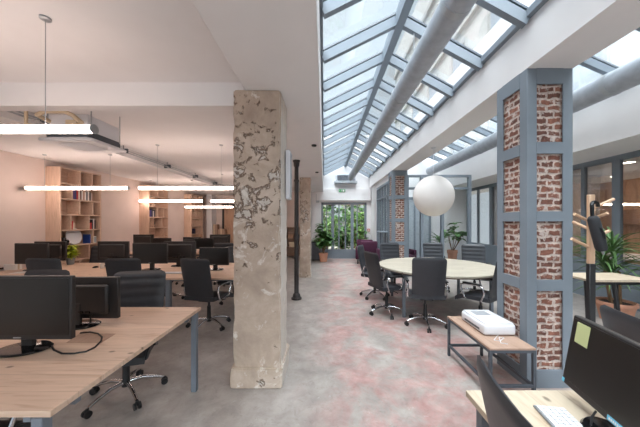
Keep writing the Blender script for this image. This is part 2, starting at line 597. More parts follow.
# ---- nave rooflight
XL, ZL, XR, ZR, XM, ZM = -0.04, 3.42, 1.835, 3.33, 0.861, 3.87
def rooflight(name, spans, y0, y1, edges, mats):
    root = sempty(name)
    ys = []
    y = 2.32
    while y > y0 + 0.2:
        y -= 0.663
    while y < y1:
        ys.append(y)
        y += 0.663
    for i, (x0, z0, x1, z1) in enumerate(spans):
        dx, dz = x1 - x0, z1 - z0
        L = math.hypot(dx, dz)
        nx, nz = -dz / L, dx / L
        if nz < 0:
            nx, nz = -nx, -nz
        t = 0.10
        pane = MB().prism([(x0 + nx * 0.005, z0 + nz * 0.005), (x1 + nx * 0.005, z1 + nz * 0.005), (x1 + nx * 0.013, z1 + nz * 0.013), (x0 + nx * 0.013, z0 + nz * 0.013)], y0, y1, 'y')
        struct('glass_pane', pane, mats[i], parent=root)
        for yy in ys:
            rb = MB().prism([(x0, z0), (x1, z1), (x1 - nx * t, z1 - nz * t), (x0 - nx * t, z0 - nz * t)], yy - 0.03, yy + 0.03, 'y')
            ro = struct('rafter', rb, 'steel', parent=root)
            cp = MB().prism([(x0 + nx * 0.014, z0 + nz * 0.014), (x1 + nx * 0.014, z1 + nz * 0.014), (x1 + nx * 0.034, z1 + nz * 0.034), (x0 + nx * 0.034, z0 + nz * 0.034)], yy - 0.035, yy + 0.035, 'y')
            struct('glazing_cap', cp, 'steel_dark', parent=ro)
    for nm, (xa, xb, za, zb) in edges:
        struct(nm, MB().box(xa, xb, y0, y1, za, zb), 'steel', parent=root)
    return root
rooflight('window_1', [(XL, ZL, XM, ZM), (XM, ZM, XR, ZR)], S, E,
          [('ridge_beam', (XM - 0.045, XM + 0.045, ZM - 0.15, ZM + 0.03)),
           ('gutter_rail', (XR - 0.05, XR + 0.02, ZR - 0.02, ZR + 0.045)),
           ('gutter_rail', (XL - 0.02, XL + 0.03, ZL - 0.03, ZL + 0.04))],
          ['glass_frost', 'glass_sky'])
rooflight('window_2', [(2.2, 3.88, 3.48, 3.885), (3.5, 3.88, 4.32, 3.52)], S, 9.6,  # flat span is out of view, glazed to bring more daylight into the aisle
          [('gutter_rail', (4.25, 4.33, 3.5, 3.55)), ('ridge_beam', (3.44, 3.52, 3.80, 3.95))], ['glass_sky', 'glass_frost'])
struct('wall_gable', MB().prism([(-0.06, 3.3), (2.1, 3.3), (2.1, 3.5), (0.861, 4.0), (-0.06, 3.5)], S - 0.13, S - 0.02, 'y'), 'plaster')

# ---- courtyard door (door_1)
d1 = sempty('door_1')
fr = MB()
fr.box(xl, xr, E + 0.02, E + 0.1, zt - 0.09, zt)
fr.box(xl, xl + 0.08, E + 0.02, E + 0.1, 0, zt).box(xr - 0.08, xr, E + 0.02, E + 0.1, 0, zt)
struct('door_frame', fr, 'steel', parent=d1)
for px, w in ((326.7, 0.04), (332.7, 0.12), (339, 0.05), (345.5, 0.05), (352.3, 0.12), (357.3, 0.04)):
    x = (px - CX) * E / F
    struct('mullion', MB().box(x - w / 2, x + w / 2, E + 0.03, E + 0.09, 0.1, zt - 0.09), 'steel', parent=d1)
struct('kick_panel', MB().box(xl + 0.08, xr - 0.08, E + 0.035, E + 0.08, 0.02, 0.39), 'steel', parent=d1)
struct('glass_pane', MB().box(xl + 0.08, xr - 0.08, E + 0.05, E + 0.06, 0.39, zt - 0.09), 'glass', parent=d1)
hn = MB().tube([(0.9, E + 0.0, 0.95), (0.9, E - 0.03, 0.95), (0.9, E - 0.03, 1.15), (0.9, E, 1.15)], 0.008)
hn.box(0.87, 0.93, E + 0.0, E + 0.03, 0.93, 1.17)
struct('door_handle', hn, 'chrome', True, d1)

# ---- steel window in the nave side wall
w3 = sempty('window_3')
f = MB()
f.box(1.9, 1.97, 7.44, 9.42, 2.64, 2.72).box(1.9, 1.97, 7.44, 9.42, 0.25, 0.33).box(1.9, 1.97, 7.44, 9.42, 2.28, 2.33)
struct('window_frame', f, 'steel', parent=w3)
for y in (7.47, 7.86, 8.25, 8.64, 9.03, 9.39):
    struct('mullion', MB().box(1.9, 1.96, y - 0.03, y + 0.03, 0.33, 2.64), 'steel', parent=w3)
struct('glass_pane', MB().box(1.93, 1.94, 7.5, 9.39, 0.33, 2.64), 'glass', parent=w3)

# ---- glazed partition of the side room
PX = 5.26
w4 = sempty('window_4')
f = MB()
f.box(PX, PX + 0.06, S, 9.6, 2.60, 2.70).box(PX, PX + 0.06, S, 9.6, 0.70, 0.78)
struct('window_frame', f, 'steel', parent=w4)
struct('dado_panel', MB().box(PX + 0.02, PX + 0.07, S, 9.6, 0.0, 0.70), 'steel', parent=w4)
for y, w in ((-0.5, .1), (0.8, .1), (2.1, .1), (3.4, .1), (4.06, .05), (4.68, .13), (5.28, .07), (6.0, .1), (6.7, .07), (7.4, .1), (8.2, .13), (8.9, .06), (9.5, .14)):
    struct('mullion', MB().box(PX - 0.01, PX + 0.05, y - w / 2, y + w / 2, 0.70, 2.62), 'steel', parent=w4)
struct('glass_pane', MB().box(PX + 0.02, PX + 0.03, S, 9.6, 0.78, 2.60), 'glass', parent=w4)

# ---- glazed screen across the aisle beside the second pillar
w5 = sempty('window_5')
f = MB()
f.box(2.26, 4.06, 7.16, 7.24, 2.74, 2.80).box(2.26, 4.06, 7.16, 7.24, 2.40, 2.46).box(2.26, 4.06, 7.16, 7.24, 0.0, 0.10)
struct('window_frame', f, 'steel', parent=w5)
for x in (2.30, 2.70, 3.27, 4.02):
    struct('mullion', MB().box(x - 0.035, x + 0.035, 7.15, 7.25, 0.0, 2.78), 'steel', parent=w5)
struct('glass_pane', MB().box(2.3, 4.0, 7.195, 7.205, 0.1, 2.74), 'glass', parent=w5)
# dark glazed door at the end of the aisle
d3 = sempty('door_3')
struct('door_frame', MB().box(2.9, 2.98, 9.54, 9.62, 0, 2.4).box(3.85, 3.93, 9.54, 9.62, 0, 2.4).box(2.9, 3.93, 9.54, 9.62, 2.32, 2.42).box(3.30, 3.36, 9.55, 9.61, 0, 2.32), 'steel', parent=d3)
struct('door_panel', MB().box(2.98, 3.85, 9.56, 9.60, 0, 2.32), 'window_dark', parent=d3)
# dark door in the end wall of the desk room
d2 = sempty('door_2')
struct('door_panel', MB().box(-4.32, -3.5, 11.26, 11.31, 0, 2.2), 'wood_wall', parent=d2)
struct('door_frame', MB().box(-4.4, -4.32, 11.24, 11.31, 0, 2.28).box(-3.5, -3.42, 11.24, 11.31, 0, 2.28).box(-4.4, -3.42, 11.24, 11.31, 2.2, 2.28), 'iron', parent=d2)

# ---- side room behind the partition
struct('wall_room_far', MB().box(8.6, 8.75, S, 9.6, 0, 2.72), 'wood_wall')
struct('wall_room_end', MB().box(PX + 0.1, 8.7, 8.1, 8.22, 0, 2.72), 'plaster_lamp_tint')
struct('wall_room_near', MB().box(PX + 0.1, 8.7, 1.6, 1.72, 0, 2.72), 'plaster_lamp_tint')

# ------------------------------------------------------------------ columns and pillars
def rough_box(x0, x1, y0, y1, z0, z1, step, amp, seed):
    mb = MB()
    b2 = bmesh.new()
    bmesh.ops.create_cube(b2, size=1)
    for v in b2.verts:
        v.co = Vector(((x0 + x1) / 2 + v.co.x * (x1 - x0), (y0 + y1) / 2 + v.co.y * (y1 - y0), (z0 + z1) / 2 + v.co.z * (z1 - z0)))
    bmesh.ops.bevel(b2, geom=list(b2.edges), offset=0.012, segments=2, affect='EDGES')
    for ax, lo, hi in (('x', x0, x1), ('y', y0, y1), ('z', z0, z1)):
        n = int((hi - lo) / step)
        for i in range(1, n):
            c = lo + (hi - lo) * i / n
            pc = Vector((0, 0, 0)); pn = Vector((0, 0, 0))
            setattr(pc, ax, c); setattr(pn, ax, 1)
            bmesh.ops.bisect_plane(b2, geom=list(b2.verts) + list(b2.edges) + list(b2.faces), plane_co=pc, plane_no=pn)
    cx, cy = (x0 + x1) / 2, (y0 + y1) / 2
    for v in b2.verts:
        ex = min(abs(v.co.x - x0), abs(v.co.x - x1))
        ey = min(abs(v.co.y - y0), abs(v.co.y - y1))
        edge = 1.0 if max(ex, ey) < 0.03 else 0.25
        nz = noise.noise(v.co * 9 + Vector((seed, seed, 0))) + 0.6 * noise.noise(v.co * 23 + Vector((0, seed, 3)))
        k = amp * edge * (min(nz, 0.25) - 0.12)
        dirv = Vector((v.co.x - cx, v.co.y - cy, 0))
        if dirv.length > 0:
            v.co += dirv.normalized() * k
    mb._merge(b2)
    return mb

cc = thing('concrete_column', 'large square column of chipped peeling concrete standing on a plinth beside the desks', 'column', (-0.61, 2.56, 0), kind='thing')
rough_box(-0.216, 0.216, -0.2, 0.2, 0.17, 2.705, 0.045, 0.014, 2.0).build('shaft', 'concrete', cc)
rough_box(-0.235, 0.235, -0.23, 0.27, 0.0, 0.185, 0.04, 0.009, 5.0).build('plinth', 'concrete', cc)
c2 = thing('concrete_column', 'slim far concrete column standing behind the black iron post', 'column', (-0.51, 7.15, 0), kind='thing')
rough_box(-0.15, 0.15, -0.15, 0.15, 0.0, 2.705, 0.06, 0.02, 9.0).build('shaft', 'concrete', c2)
rough_box(-0.165, 0.165, -0.165, 0.165, 0.0, 0.12, 0.06, 0.012, 4.0).build('plinth', 'concrete', c2)

# iron post
ip = thing('iron_post', 'slender black cast iron post standing between the two concrete columns', 'post', (-0.535, 5.06, 0), kind='thing')
MB().lathe([(0.045, 0.12), (0.043, 1.2), (0.041, 2.3), (0.041, 2.62)], 18).build('shaft', 'iron', ip)
MB().lathe([(0.10, 0), (0.10, 0.03), (0.075, 0.045), (0.07, 0.09), (0.05, 0.12), (0.045, 0.125)], 18).build('base', 'iron', ip)
MB().lathe([(0.041, 2.28), (0.052, 2.29), (0.052, 2.32), (0.041, 2.33)], 18).build('collar', 'iron', ip)
MB().lathe([(0.041, 2.56), (0.055, 2.6), (0.06, 2.66), (0.07, 2.67), (0.07, 2.70)], 18).build('capital', 'iron', ip)

# brick pillars in steel cages
W, D = 0.415, 0.41
BANDS = [(2.748, 2.89), (2.118, 2.223), (1.505, 1.596), (0.876, 0.976), (0.0, 0.162)]
def brick_pillar(x, y, label):
    t = thing('brick_pillar', label, 'pillar', (x + W / 2, y + D / 2, 0), kind='thing')
    hw, hd = W / 2, D / 2
    b2 = rough_box(-hw + 0.022, hw - 0.022, -hd + 0.022, hd - 0.022, 0.005, 2.885, 0.035, 0.012, x * 3)
    b2.build('brick_core', 'brick', t)
    pw, th = 0.09, 0.012
    for sx in (-1, 1):
        for sy in (-1, 1):
            mb = MB()
            xa, xb = sorted((sx * hw, sx * (hw - pw)))
            ya, yb = sorted((sy * hd, sy * (hd - th)))
            mb.box(xa, xb, ya, yb, 0, 2.89, 0.002)
            xa, xb = sorted((sx * hw, sx * (hw - th)))
            ya, yb = sorted((sy * (hd - th), sy * (hd - pw)))
            mb.box(xa, xb, ya, yb, 0, 2.89, 0.002)
            mb.build('corner_angle', 'steel', t, False)
    for (z0, z1) in BANDS:
        mb = MB()
        for s in (-1, 1):
            ya, yb = sorted((s * (hd + 0.004), s * (hd - 0.012)))
            mb.box(-hw + pw - 0.004, hw - pw + 0.004, ya, yb, z0, z1, 0.001)
            xa, xb = sorted((s * (hw + 0.004), s * (hw - 0.012)))
            mb.box(xa, xb, -hd + pw - 0.004, hd - pw + 0.004, z0, z1, 0.001)
        mb.build('cross_band', 'steel', t, False)
    return t
brick_pillar(1.835, 2.35, 'big pillar of old red bricks in blue grey steel bands by the low printer table')
brick_pillar(1.835, 7.0, 'small distant brick pillar in a blue grey steel cage behind the meeting table')

# ------------------------------------------------------------------ ducts and overhead things
def duct(x, z, r, y0, y1, label):
    t = thing('ventilation_duct', label, 'duct', (x, y0, z))
    n = 0
    y = y0
    L = 1.5
    while y < y1 - 0.05:
        ye = min(y + L, y1)
        MB().cyl((0, y - y0, 0), (0, ye - y0, 0), r, n=32).build('duct_section', 'duct', t)
        if ye < y1 - 0.05:
            MB().tube([(0, ye - y0 - 0.03, 0), (0, ye - y0 + 0.03, 0)], r + 0.006, 32).build('joint_band', 'alu', t)
        y = ye
    for k in range(2):
        yy = (y1 - y0) * (0.35 + 0.3 * k)
    return t
duct(1.03, 3.2, 0.12, S, 9.9, 'long round metal air duct running under the ridge of the main rooflight')
duct(3.88, 3.36, 0.155, S, 9.55, 'round metal air duct running along the aisle rooflight behind the brick pillars')
# rods hanging the ducts
for (x, z, r, zt_, yy, lab) in ((1.03, 3.2, 0.12, 3.72, 2.98, 'thin steel rod hanging the ridge duct, the one nearer the printer'),
                               (1.03, 3.2, 0.12, 3.72, 6.3, 'thin steel rod hanging the ridge duct, the one nearer the courtyard door'),
                               (3.88, 3.36, 0.155, 3.66, 4.31, 'thin steel rod hanging the aisle duct behind the big brick pillar')):
    o = MB().cyl((0, 0, r * 0.98), (0, 0, zt_ - z), 0.006, n=8).build('hanging_rod', 'alu')
    o.location = (x, yy, z)
    tag(o, lab, 'rod')

# fan unit at the end of the ridge duct
fu = thing('fan_unit_vent', 'grey ventilation unit fixed to the end gable under the ridge duct', 'ventilation unit', (0.86, E, 3.02))
MB().box(-0.45, 0.45, -0.32, 0.0, 0.0, 0.09, 0.01).build('tray', 'alu', fu)
MB().box(-0.38, 0.38, -0.3, -0.01, 0.09, 0.36, 0.015).build('casing', 'duct', fu)
g = MB()
for i in range(6):
    g.box(-0.33, 0.33, -0.315, -0.3, 0.12 + i * 0.035, 0.135 + i * 0.035)
g.build('grille', 'steel_dark', fu)

# ceiling cassette in the desk room
ac = thing('ceiling_cassette', 'white cassette air conditioner hanging under the ceiling beside the bookcase', 'air conditioner', (-2.80, 3.06, 2.38))
MB().box(-0.22, 0.22, -0.22, 0.22, 0.035, 0.30, 0.01).build('body', 'white_plastic', ac)
pn = MB().box(-0.29, 0.29, -0.26, 0.26, 0.0, 0.035, 0.012)
pn.build('fascia', 'white_plastic', ac)
MB().box(-0.226, 0.226, -0.226, 0.226, 0.05, 0.12, 0.002).build('air_slot', 'steel_dark', ac)
g = MB().box(-0.17, 0.17, -0.15, 0.15, -0.006, 0.001, 0.002)
for i in range(7):
    g.box(-0.15, 0.15, -0.135 + i * 0.042, -0.118 + i * 0.042, -0.01, -0.004)
g.build('intake_grille', 'white_plastic', ac)
for sx in (-1, 1):
    for sy in (-1, 1):
        MB().cyl((sx * 0.24, sy * 0.2, 0.1), (sx * 0.24, sy * 0.2, 0.44), 0.006, n=8).build('hanger_rod', 'alu', ac)
MB().tube([(-0.2, -0.22, 0.22), (-0.2, -0.34, 0.24), (-0.1, -0.36, 0.27), (0.1, -0.36, 0.27), (0.16, -0.33, 0.24), (0.16, -0.22, 0.2)], 0.022, 10).build('pipe', 'copper', ac)
MB().tube([(-0.2, -0.22, 0.12), (-0.2, -0.3, 0.12), (-0.34, -0.32, 0.16), (-0.34, -0.32, 0.35)], 0.016, 10).build('pipe', 'copper', ac)
MB().box(0.02, 0.14, -0.27, -0.22, 0.08, 0.22, 0.005).build('pump_box', 'copper', ac)

# conduit pipes along the ceiling step
cd = thing('ceiling_conduit', 'pair of thin metal conduits running along the ceiling step above the desks', 'conduit', (-3.46, 2.62, 2.72))
MB().cyl((0, 0, 0.03), (0, 8.4, 0.03), 0.009, n=10).build('conduit_pipe', 'alu', cd)
MB().cyl((0.05, 0, -0.02), (0.05, 8.4, -0.02), 0.011, n=10).build('conduit_pipe', 'alu', cd)
for i in range(7):
    MB().box(-0.06, 0.075, 0.6 + i * 1.25, 0.63 + i * 1.25, -0.033, 0.042).cyl((0.0, 0.615 + i * 1.25, 0.05), (0.0, 0.615 + i * 1.25, 0.1), 0.006, n=8).build('clamp', 'steel_dark', cd)

# spots in the beam underside
for (px, py, lab) in ((314, 145, 'small black round spot lamp set in the beam, the nearer of two'), (317, 172, 'small black round spot lamp set in the beam, beyond the iron post')):
    p = at_z(px, py, 2.7)
    o = thing('ceiling_spot', lab, 'spotlight', (p.x, p.y, 2.70), group=None)
    MB().lathe([(0.035, -0.02), (0.04, -0.012), (0.04, 0.002)], 16).build('rim', 'black', o)
    MB().lathe([(0.0, -0.024), (0.028, -0.021)], 16).build('lens', 'gloss_black', o)

# pendant tubes
def pendant(x0, x1, y, z, zc, label):
    c = (x0 + x1) / 2
    L = x1 - x0
    t = thing('pendant_light', label, 'pendant lamp', (c, y, z), group='linear pendant lamps over the desks')
    MB().cyl((-L / 2 + 0.012, 0, 0), (L / 2 - 0.012, 0, 0), 0.027, n=20).build('light_tube', 'tube', t)
    for s in (-1, 1):
        MB().cyl((s * (L / 2 - 0.012), 0, 0), (s * L / 2, 0, 0), 0.030, n=20).build('end_cap', 'alu', t)
        xs = s * (L / 2 - 0.32)
        MB().cyl((xs, 0, 0.034), (xs, 0, zc - z), 0.0025, n=6).build('cord', 'alu', t)
        MB().lathe([(0.022, -0.018), (0.03, -0.012), (0.03, 0)], 14, (xs, 0, zc - z)).build('ceiling_rose', 'alu', t)
    return t
pendant(-3.25, -1.48, 1.68, 2.10, 2.82, 'big lit tube lamp hanging before the cassette air conditioner')
pendant(-5.10, -3.34, 4.45, 2.08, 2.655, 'lit tube lamp crossing the tall bookcase of coloured books')
pendant(-3.17, -1.44, 4.45, 2.08, 2.82, 'lit tube lamp running up to the big concrete column, the higher one')
pendant(-5.12, -3.34, 7.2, 2.08, 2.655, 'shorter lit tube lamp in front of the middle bookcase')
pendant(-3.14, -1.5, 7.2, 2.08, 2.82, 'lit tube lamp beside the middle bookcase lamp, reaching behind the big column')
pendant(-4.92, -3.2, 9.2, 2.03, 2.655, 'lowest and farthest lit tube lamp, before the last bookcase')

# globe lamp
gl = thing('globe_pendant', 'big white globe lamp hanging above the round meeting table', 'pendant lamp', (2.04, 4.85, 1.985))
MB().sphere((0, 0, 0), 0.36, 48, sz=1.06).build('globe_shade', 'globe', gl)
MB().cyl((0, 0, 0.375), (0, 0, 0.905), 0.003, n=6).build('cord', 'white_plastic', gl)
MB().lathe([(0.035, -0.03), (0.05, -0.02), (0.05, 0.0)], 16, (0, 0, 0.905)).build('ceiling_rose', 'white_plastic', gl)

# box on the concrete column side
wb = thing('wall_mounted_panel', 'slim pale grey upright box fixed to the side of the big concrete column', 'wall box', (-0.385, 2.665, 1.73))
MB().box(0.0, 0.045, -0.07, 0.07, 0, 0.49, 0.006).build('casing', 'white_plastic', wb)
MB().box(0.045, 0.048, -0.05, 0.05, 0.02, 0.47, 0.001).build('diffuser', 'grey_plastic', wb)

# ------------------------------------------------------------------ desks
def desk(label, x0, x1, y0, y1, h, top, nleg=2, leg_in=0.06, leg_w=0.045, edge_side=None, mid=False, leg_mat='leg_steel', cat='desk', name='bench_desk', thick=0.027):
    cx, cy = (x0 + x1) / 2, (y0 + y1) / 2
    t = thing(name, label, cat, (cx, cy, 0))
    hx, hy = (x1 - x0) / 2, (y1 - y0) / 2
    MB().box(-hx, hx, -hy, hy, h - thick, h, 0.002).build('table_top', top, t)
    fr = MB()
    for s in (-1, 1):
        ya, yb = sorted((s * (hy - 0.14), s * (hy - 0.17)))
        fr.box(-hx + leg_in, hx - leg_in, ya, yb, h - thick - 0.045, h - thick - 0.001)
        xa, xb = sorted((s * (hx - 0.12), s * (hx - 0.15)))
        fr.box(xa, xb, -hy + leg_in, hy - leg_in, h - thick - 0.045, h - thick - 0.001)
    fr.build('rail', leg_mat, t, False)
    xs = [-hx + leg_in + 0.015, hx - leg_in - 0.015]
    if nleg == 3:
        xs.insert(1, 0.0)
    for x in xs:
        for s in (-1, 1):
            y = s * (hy - leg_in + 0.02)
            MB().box(x - leg_w / 2, x + leg_w / 2, y - leg_w / 2, y + leg_w / 2, 0, h - thick, 0.003).build('leg', leg_mat, t, False)
    return t
H_D = 0.74
dk1 = desk('long pine bench desk with the cable flap, before the big concrete column', -3.75, -1.10, 1.045, 2.325, H_D, 'desk', 3, leg_in=0.035)
fl = MB()
fl.prism([(-1.62 + 2.425, 1.632 - 1.685), (-1.40 + 2.425, 1.632 - 1.685), (-1.415 + 2.425, 1.765 - 1.685), (-1.66 + 2.425, 1.765 - 1.685)], H_D - 0.002, H_D + 0.002)
fl.build('cable_flap', 'bench_top', dk1, label='darker brown cable flap')
dk2 = desk('long pine bench desk in the middle row, holding the small potted plant', -5.0, -1.10, 3.53, 4.85, H_D, 'desk', 3, leg_in=0.035)
# a leg set under the middle row seen between the chairs
MB().box(0.87, 0.93, -0.62, -0.56, 0, H_D - 0.03, 0.003).build('leg', 'leg_steel', dk2, False)
dk3 = desk('long pine bench desk in the last row before the end wall', -5.0, -1.5, 6.25, 7.5, H_D, 'desk', 3, leg_in=0.035)
dk4 = desk('pine desk carrying the white keyboard and the tilted monitor with a sticky note', 0.64, 1.46, -0.35, 1.176, H_D, 'pine_y', 2, leg_in=0.05)
hd = thing('trestle_table', 'pale wooden high table on splayed black trestle legs behind the coat stand', 'table', (3.62, 3.37, 0))
HT = 0.80
MB().box(-0.39, 0.39, -0.23, 0.23, HT - 0.028, HT, 0.002).build('table_top', 'pine_y', hd)
for sy in (-1, 1):
    for (xa, xb) in ((-0.36, -0.40), (-0.06, 0.02), (0.10, 0.06), (0.36, 0.40)):
        if (xa, xb) == (0.10, 0.06):
            continue
        MB().tube([(xa, sy * 0.17, HT - 0.03), (xb, sy * 0.21, 0.0)], 0.022, 8).build('leg', 'black', hd)
    MB().box(-0.37, 0.37, sy * 0.17 - 0.02, sy * 0.17 + 0.02, HT - 0.07, HT - 0.029).build('rail', 'black', hd, False)

# round meeting table
mt = thing('meeting_table', 'large round pale oak meeting table on grey steel legs under the globe lamp', 'table', (1.98, 4.60, 0))
MB().lathe([(0.98, H_D - 0.03), (0.99, H_D - 0.027), (0.99, H_D - 0.003), (0.987, H_D)], 72).build('table_top', 'oval', mt)
MB().lathe([(0.0, H_D - 0.055), (0.945, H_D - 0.05), (0.965, H_D - 0.03)], 72).build('edge_trim', 'walnut', mt, label='dark brown underside edge')
for (x, y) in ((-0.72, -0.5), (0.72, 0.62), (-0.6, 0.68), (0.66, -0.5)):
    MB().box(x - 0.022, x + 0.022, y - 0.022, y + 0.022, 0, H_D - 0.05, 0.003).build('leg', 'leg_steel', mt, False)
fr = MB()
for (a, b) in (((-0.72, -0.5), (0.66, -0.5)), ((0.72, 0.62), (-0.6, 0.68))):
    fr.tube([(a[0], a[1], H_D - 0.075), (b[0], b[1], H_D - 0.075)], 0.02, 4)
fr.build('rail', 'leg_steel', mt, False)

# low printer table
bt = thing('low_table', 'low brown topped steel frame table against the big brick pillar', 'side table', (1.585, 2.555, 0))
hx, hy, hz = 0.195, 0.375, 0.44
MB().box(-hx, hx, -hy, hy, hz - 0.018, hz, 0.002).build('table_top', 'bench_top', bt)
fr = MB()
for z in (hz - 0.043, 0.105):
    for s in (-1, 1):
        fr.box(-hx + 0.002, hx - 0.002, *sorted((s * (hy - 0.002), s * (hy - 0.022))), z, z + 0.024)
        fr.box(*sorted((s * (hx - 0.002), s * (hx - 0.022))), -hy + 0.022, hy - 0.022, z, z + 0.024)
fr.build('frame_rail', 'steel_dark', bt, False)
for sx in (-1, 1):
    for sy in (-1, 1):
        x, y = sx * (hx - 0.012), sy * (hy - 0.012)
        MB().box(x - 0.012, x + 0.012, y - 0.012, y + 0.012, 0, hz - 0.018, 0.001).build('leg', 'steel_dark', bt, False)

# printer
pr = thing('printer', 'flat white printer lying on the low brown table', 'printer', (1.635, 2.615, hz))
MB().box(-0.15, 0.15, -0.205, 0.205, 0.006, 0.105, 0.022, seg=3).build('body', 'white_plastic', pr)
MB().box(-0.135, 0.135, -0.19, 0.19, 0.104, 0.116, 0.008, seg=2).build('scanner_lid', 'white_plastic', pr)
cp = MB().box(-0.09, 0.06, 0.02, 0.14, 0.114, 0.119, 0.003)
cp.build('control_panel', 'grey_plastic', pr, label='grey control panel')
MB().box(-0.151, -0.145, -0.13, 0.13, 0.03, 0.05, 0.001).build('paper_slot', 'steel_dark', pr)
for sx in (-1, 1):
    for sy in (-1, 1):
        MB().cyl((sx * 0.11, sy * 0.16, 0), (sx * 0.11, sy * 0.16, 0.01), 0.015, n=10).build('foot', 'grey_plastic', pr)
wc = [at_z(503, 332, hz + 0.005), at_z(497, 336, hz + 0.004), at_z(494, 340, hz + 0.004), at_z(500, 341, hz + 0.004), at_z(504, 338, hz + 0.012), at_z(499, 337, hz + 0.012), at_z(501, 343, hz + 0.004), at_z(508, 344, hz + 0.004)]
o = MB().tube(wc, 0.003, 8).build('power_cable', 'white_plastic')
tag(o, 'white looped cable lying on the low table beside the printer', 'cable')

# ------------------------------------------------------------------ office chairs
def make_chair():
    t = thing('office_chair', 'chair', 'chair', (0, 0, 0), group=None)
    for k in range(5):
        a = R(90 + 36 + 72 * k)
        c, s = math.cos(a), math.sin(a)
        lg = MB().tube([(c * .03, s * .03, .115), (c * .12, s * .12, .118), (c * .22, s * .22, .09), (c * .275, s * .275, .068)], [.017, .016, .013, .011], 10).build('base_leg', 'chrome', t)
        w = MB()
        x, y = c * .285, s * .285
        for sd in (-1, 1):
            nx, ny = -s * sd, c * sd
            w.cyl((x + nx * .008, y + ny * .008, .027), (x + nx * .024, y + ny * .024, .027), .027, n=14)
        w.box(x - .012, x + .012, y - .012, y + .012, .03, .066, .004)
        w.build('caster', 'black', lg)
    MB().lathe([(.032, .08), (.034, .13), (.028, .14), (.026, .30), (.016, .30), (.016, .40)], 16).build('gas_lift', 'black', t)
    mc = MB().box(-.09, .09, -.12, .10, .385, .425, .008).tube([(.08, .02, .40), (.22, .03, .395), (.26, .03, .39)], .006, 8)
    mc.build('mechanism', 'black', t)
    # seat
    st = MB()
    n = 12
    rows = []
    for i in range(n + 1):
        v = i / n
        y = -.22 + .47 * v
        z = .475 + .012 * math.cos(v * 2.2) - .05 * max(0, (v - .78) / .22) ** 2
        rows.append((y, z))
    st.prism([(y, z) for (y, z) in rows] + [(y, z - .055 + .03 * max(0, (0.0 - 0.0))) for (y, z) in rows[::-1]], -.235, .235, 'x')
    bmesh.ops.bevel(st.bm, geom=[e for e in st.bm.edges if abs(e.verts[0].co.x - e.verts[1].co.x) < 1e-6], offset=.012, segments=2, affect='EDGES')
    st.build('seat', 'leather', t)
    # backrest: bent panel with rounded top corners, ribbed on the sitter's side
    bk = MB()
    hB, nz, nx = .565, 34, 10
    front, back = [], []
    for i in range(nz + 1):
        v = i / nz
        z = .455 + hB * v
        y = -.205 - .03 * math.sin(v * 3.0) * .5 - .115 * v ** 1.3
        hw = .225 - .012 * (1 - v)
        if v > .9:
            q = (v - .9) / .1
            hw -= .045 * (1 - math.sqrt(max(0, 1 - q * q)))
        rib = .011 * abs(math.sin(v * math.pi * 7)) ** .45
        e = 1.0 if v < .94 else max(.15, 1 - ((v - .94) / .06) ** 2)
        fr_, ba_ = [], []
        for j in range(nx + 1):
            u = j / nx * 2 - 1
            cz = .016 * u * u
            ed = 1.0 if abs(u) < .85 else max(.1, 1 - ((abs(u) - .85) / .15) ** 2 * .9)
            fr_.append((u * hw, y + cz + (.011 + rib) * ed * e, z))
            ba_.append((u * hw, y + cz - .013 * ed * e, z))
        front.append(fr_)
        back.append(ba_)
    fv = [[bk.bm.verts.new(p) for p in r] for r in front]
    bv = [[bk.bm.verts.new(p) for p in r] for r in back]
    for i in range(nz):
        for j in range(nx):
            bk.bm.faces.new((fv[i][j], fv[i][j + 1], fv[i + 1][j + 1], fv[i + 1][j]))
            bk.bm.faces.new((bv[i][j], bv[i + 1][j], bv[i + 1][j + 1], bv[i][j + 1]))
        bk.bm.faces.new((fv[i][0], fv[i + 1][0], bv[i + 1][0], bv[i][0]))
        bk.bm.faces.new((fv[i][nx], bv[i][nx], bv[i + 1][nx], fv[i + 1][nx]))
    for j in range(nx):
        bk.bm.faces.new((fv[0][j], bv[0][j], bv[0][j + 1], fv[0][j + 1]))
        bk.bm.faces.new((fv[nz][j], fv[nz][j + 1], bv[nz][j + 1], bv[nz][j]))
    bk.build('backrest', 'leather', t)
    for s in (-1, 1):
        x = s * .262
        ar = MB().tube([(s * .20, -.10, .43), (x, -.13, .44), (x, -.17, .55), (x, -.15, .62), (x, -.08, .642), (x, .08, .642), (x, .14, .62), (x, .13, .55), (x, .09, .45), (s * .20, .07, .43)], .0125, 10).build('armrest', 'chrome', t)
        MB().box(x - .026, x + .026, -.13, .11,   .645, .668, .010, seg=2).build('arm_pad', 'black', ar)
    return t
chair0 = make_chair()
used = False
def chair(x, y, dx, dy, label, group):
    global used
    o = place(chair0, used, (x, y, 0), face_rz(dx, dy), label, group)
    used = True
    return o
G1, G2 = 'office chairs in the desk room', 'chairs around the round meeting table'
chair(-1.72, 2.26, 0.28, -1.0, 'ribbed black chair facing us behind the pine desk, its castors out by the desk side', G1)
chair(-2.76, 2.30, 0.02, -1.0, 'chair whose top edge shows over the big dark screen', G1)
chair(-1.80, 1.17, 0.03, 1.0, 'chair with only a seat corner and chrome arm showing below the desk end', G1)
chair(-1.65, 3.73, 0.22, 1.0, 'high backed black chair tucked under the middle row beside the big column', G1)
chair(-2.71, 3.76, -0.10, 1.0, 'black chair at the middle row, between the plant and the ribbed chair', G1)
chair(-3.76, 3.76, -0.06, 1.0, 'black chair at the middle row right before the yellow green plant', G1)
chair(-4.46, 4.95, 0.02, -1.0, 'chair on the wall side of the middle row, seen beyond the plant', G1)
chair(-3.02, 4.98, 0.0, -1.0, 'chair on the far side of the middle row, seen through under the desk', G1)
chair(-1.72, 4.96, 0.1, -1.0, 'chair on the far side of the middle row, half hidden by the big column', G1)
chair(-3.25, 6.3, 0.05, 1.0, 'chair in the last row before the wall shelves, its top just showing', G1)
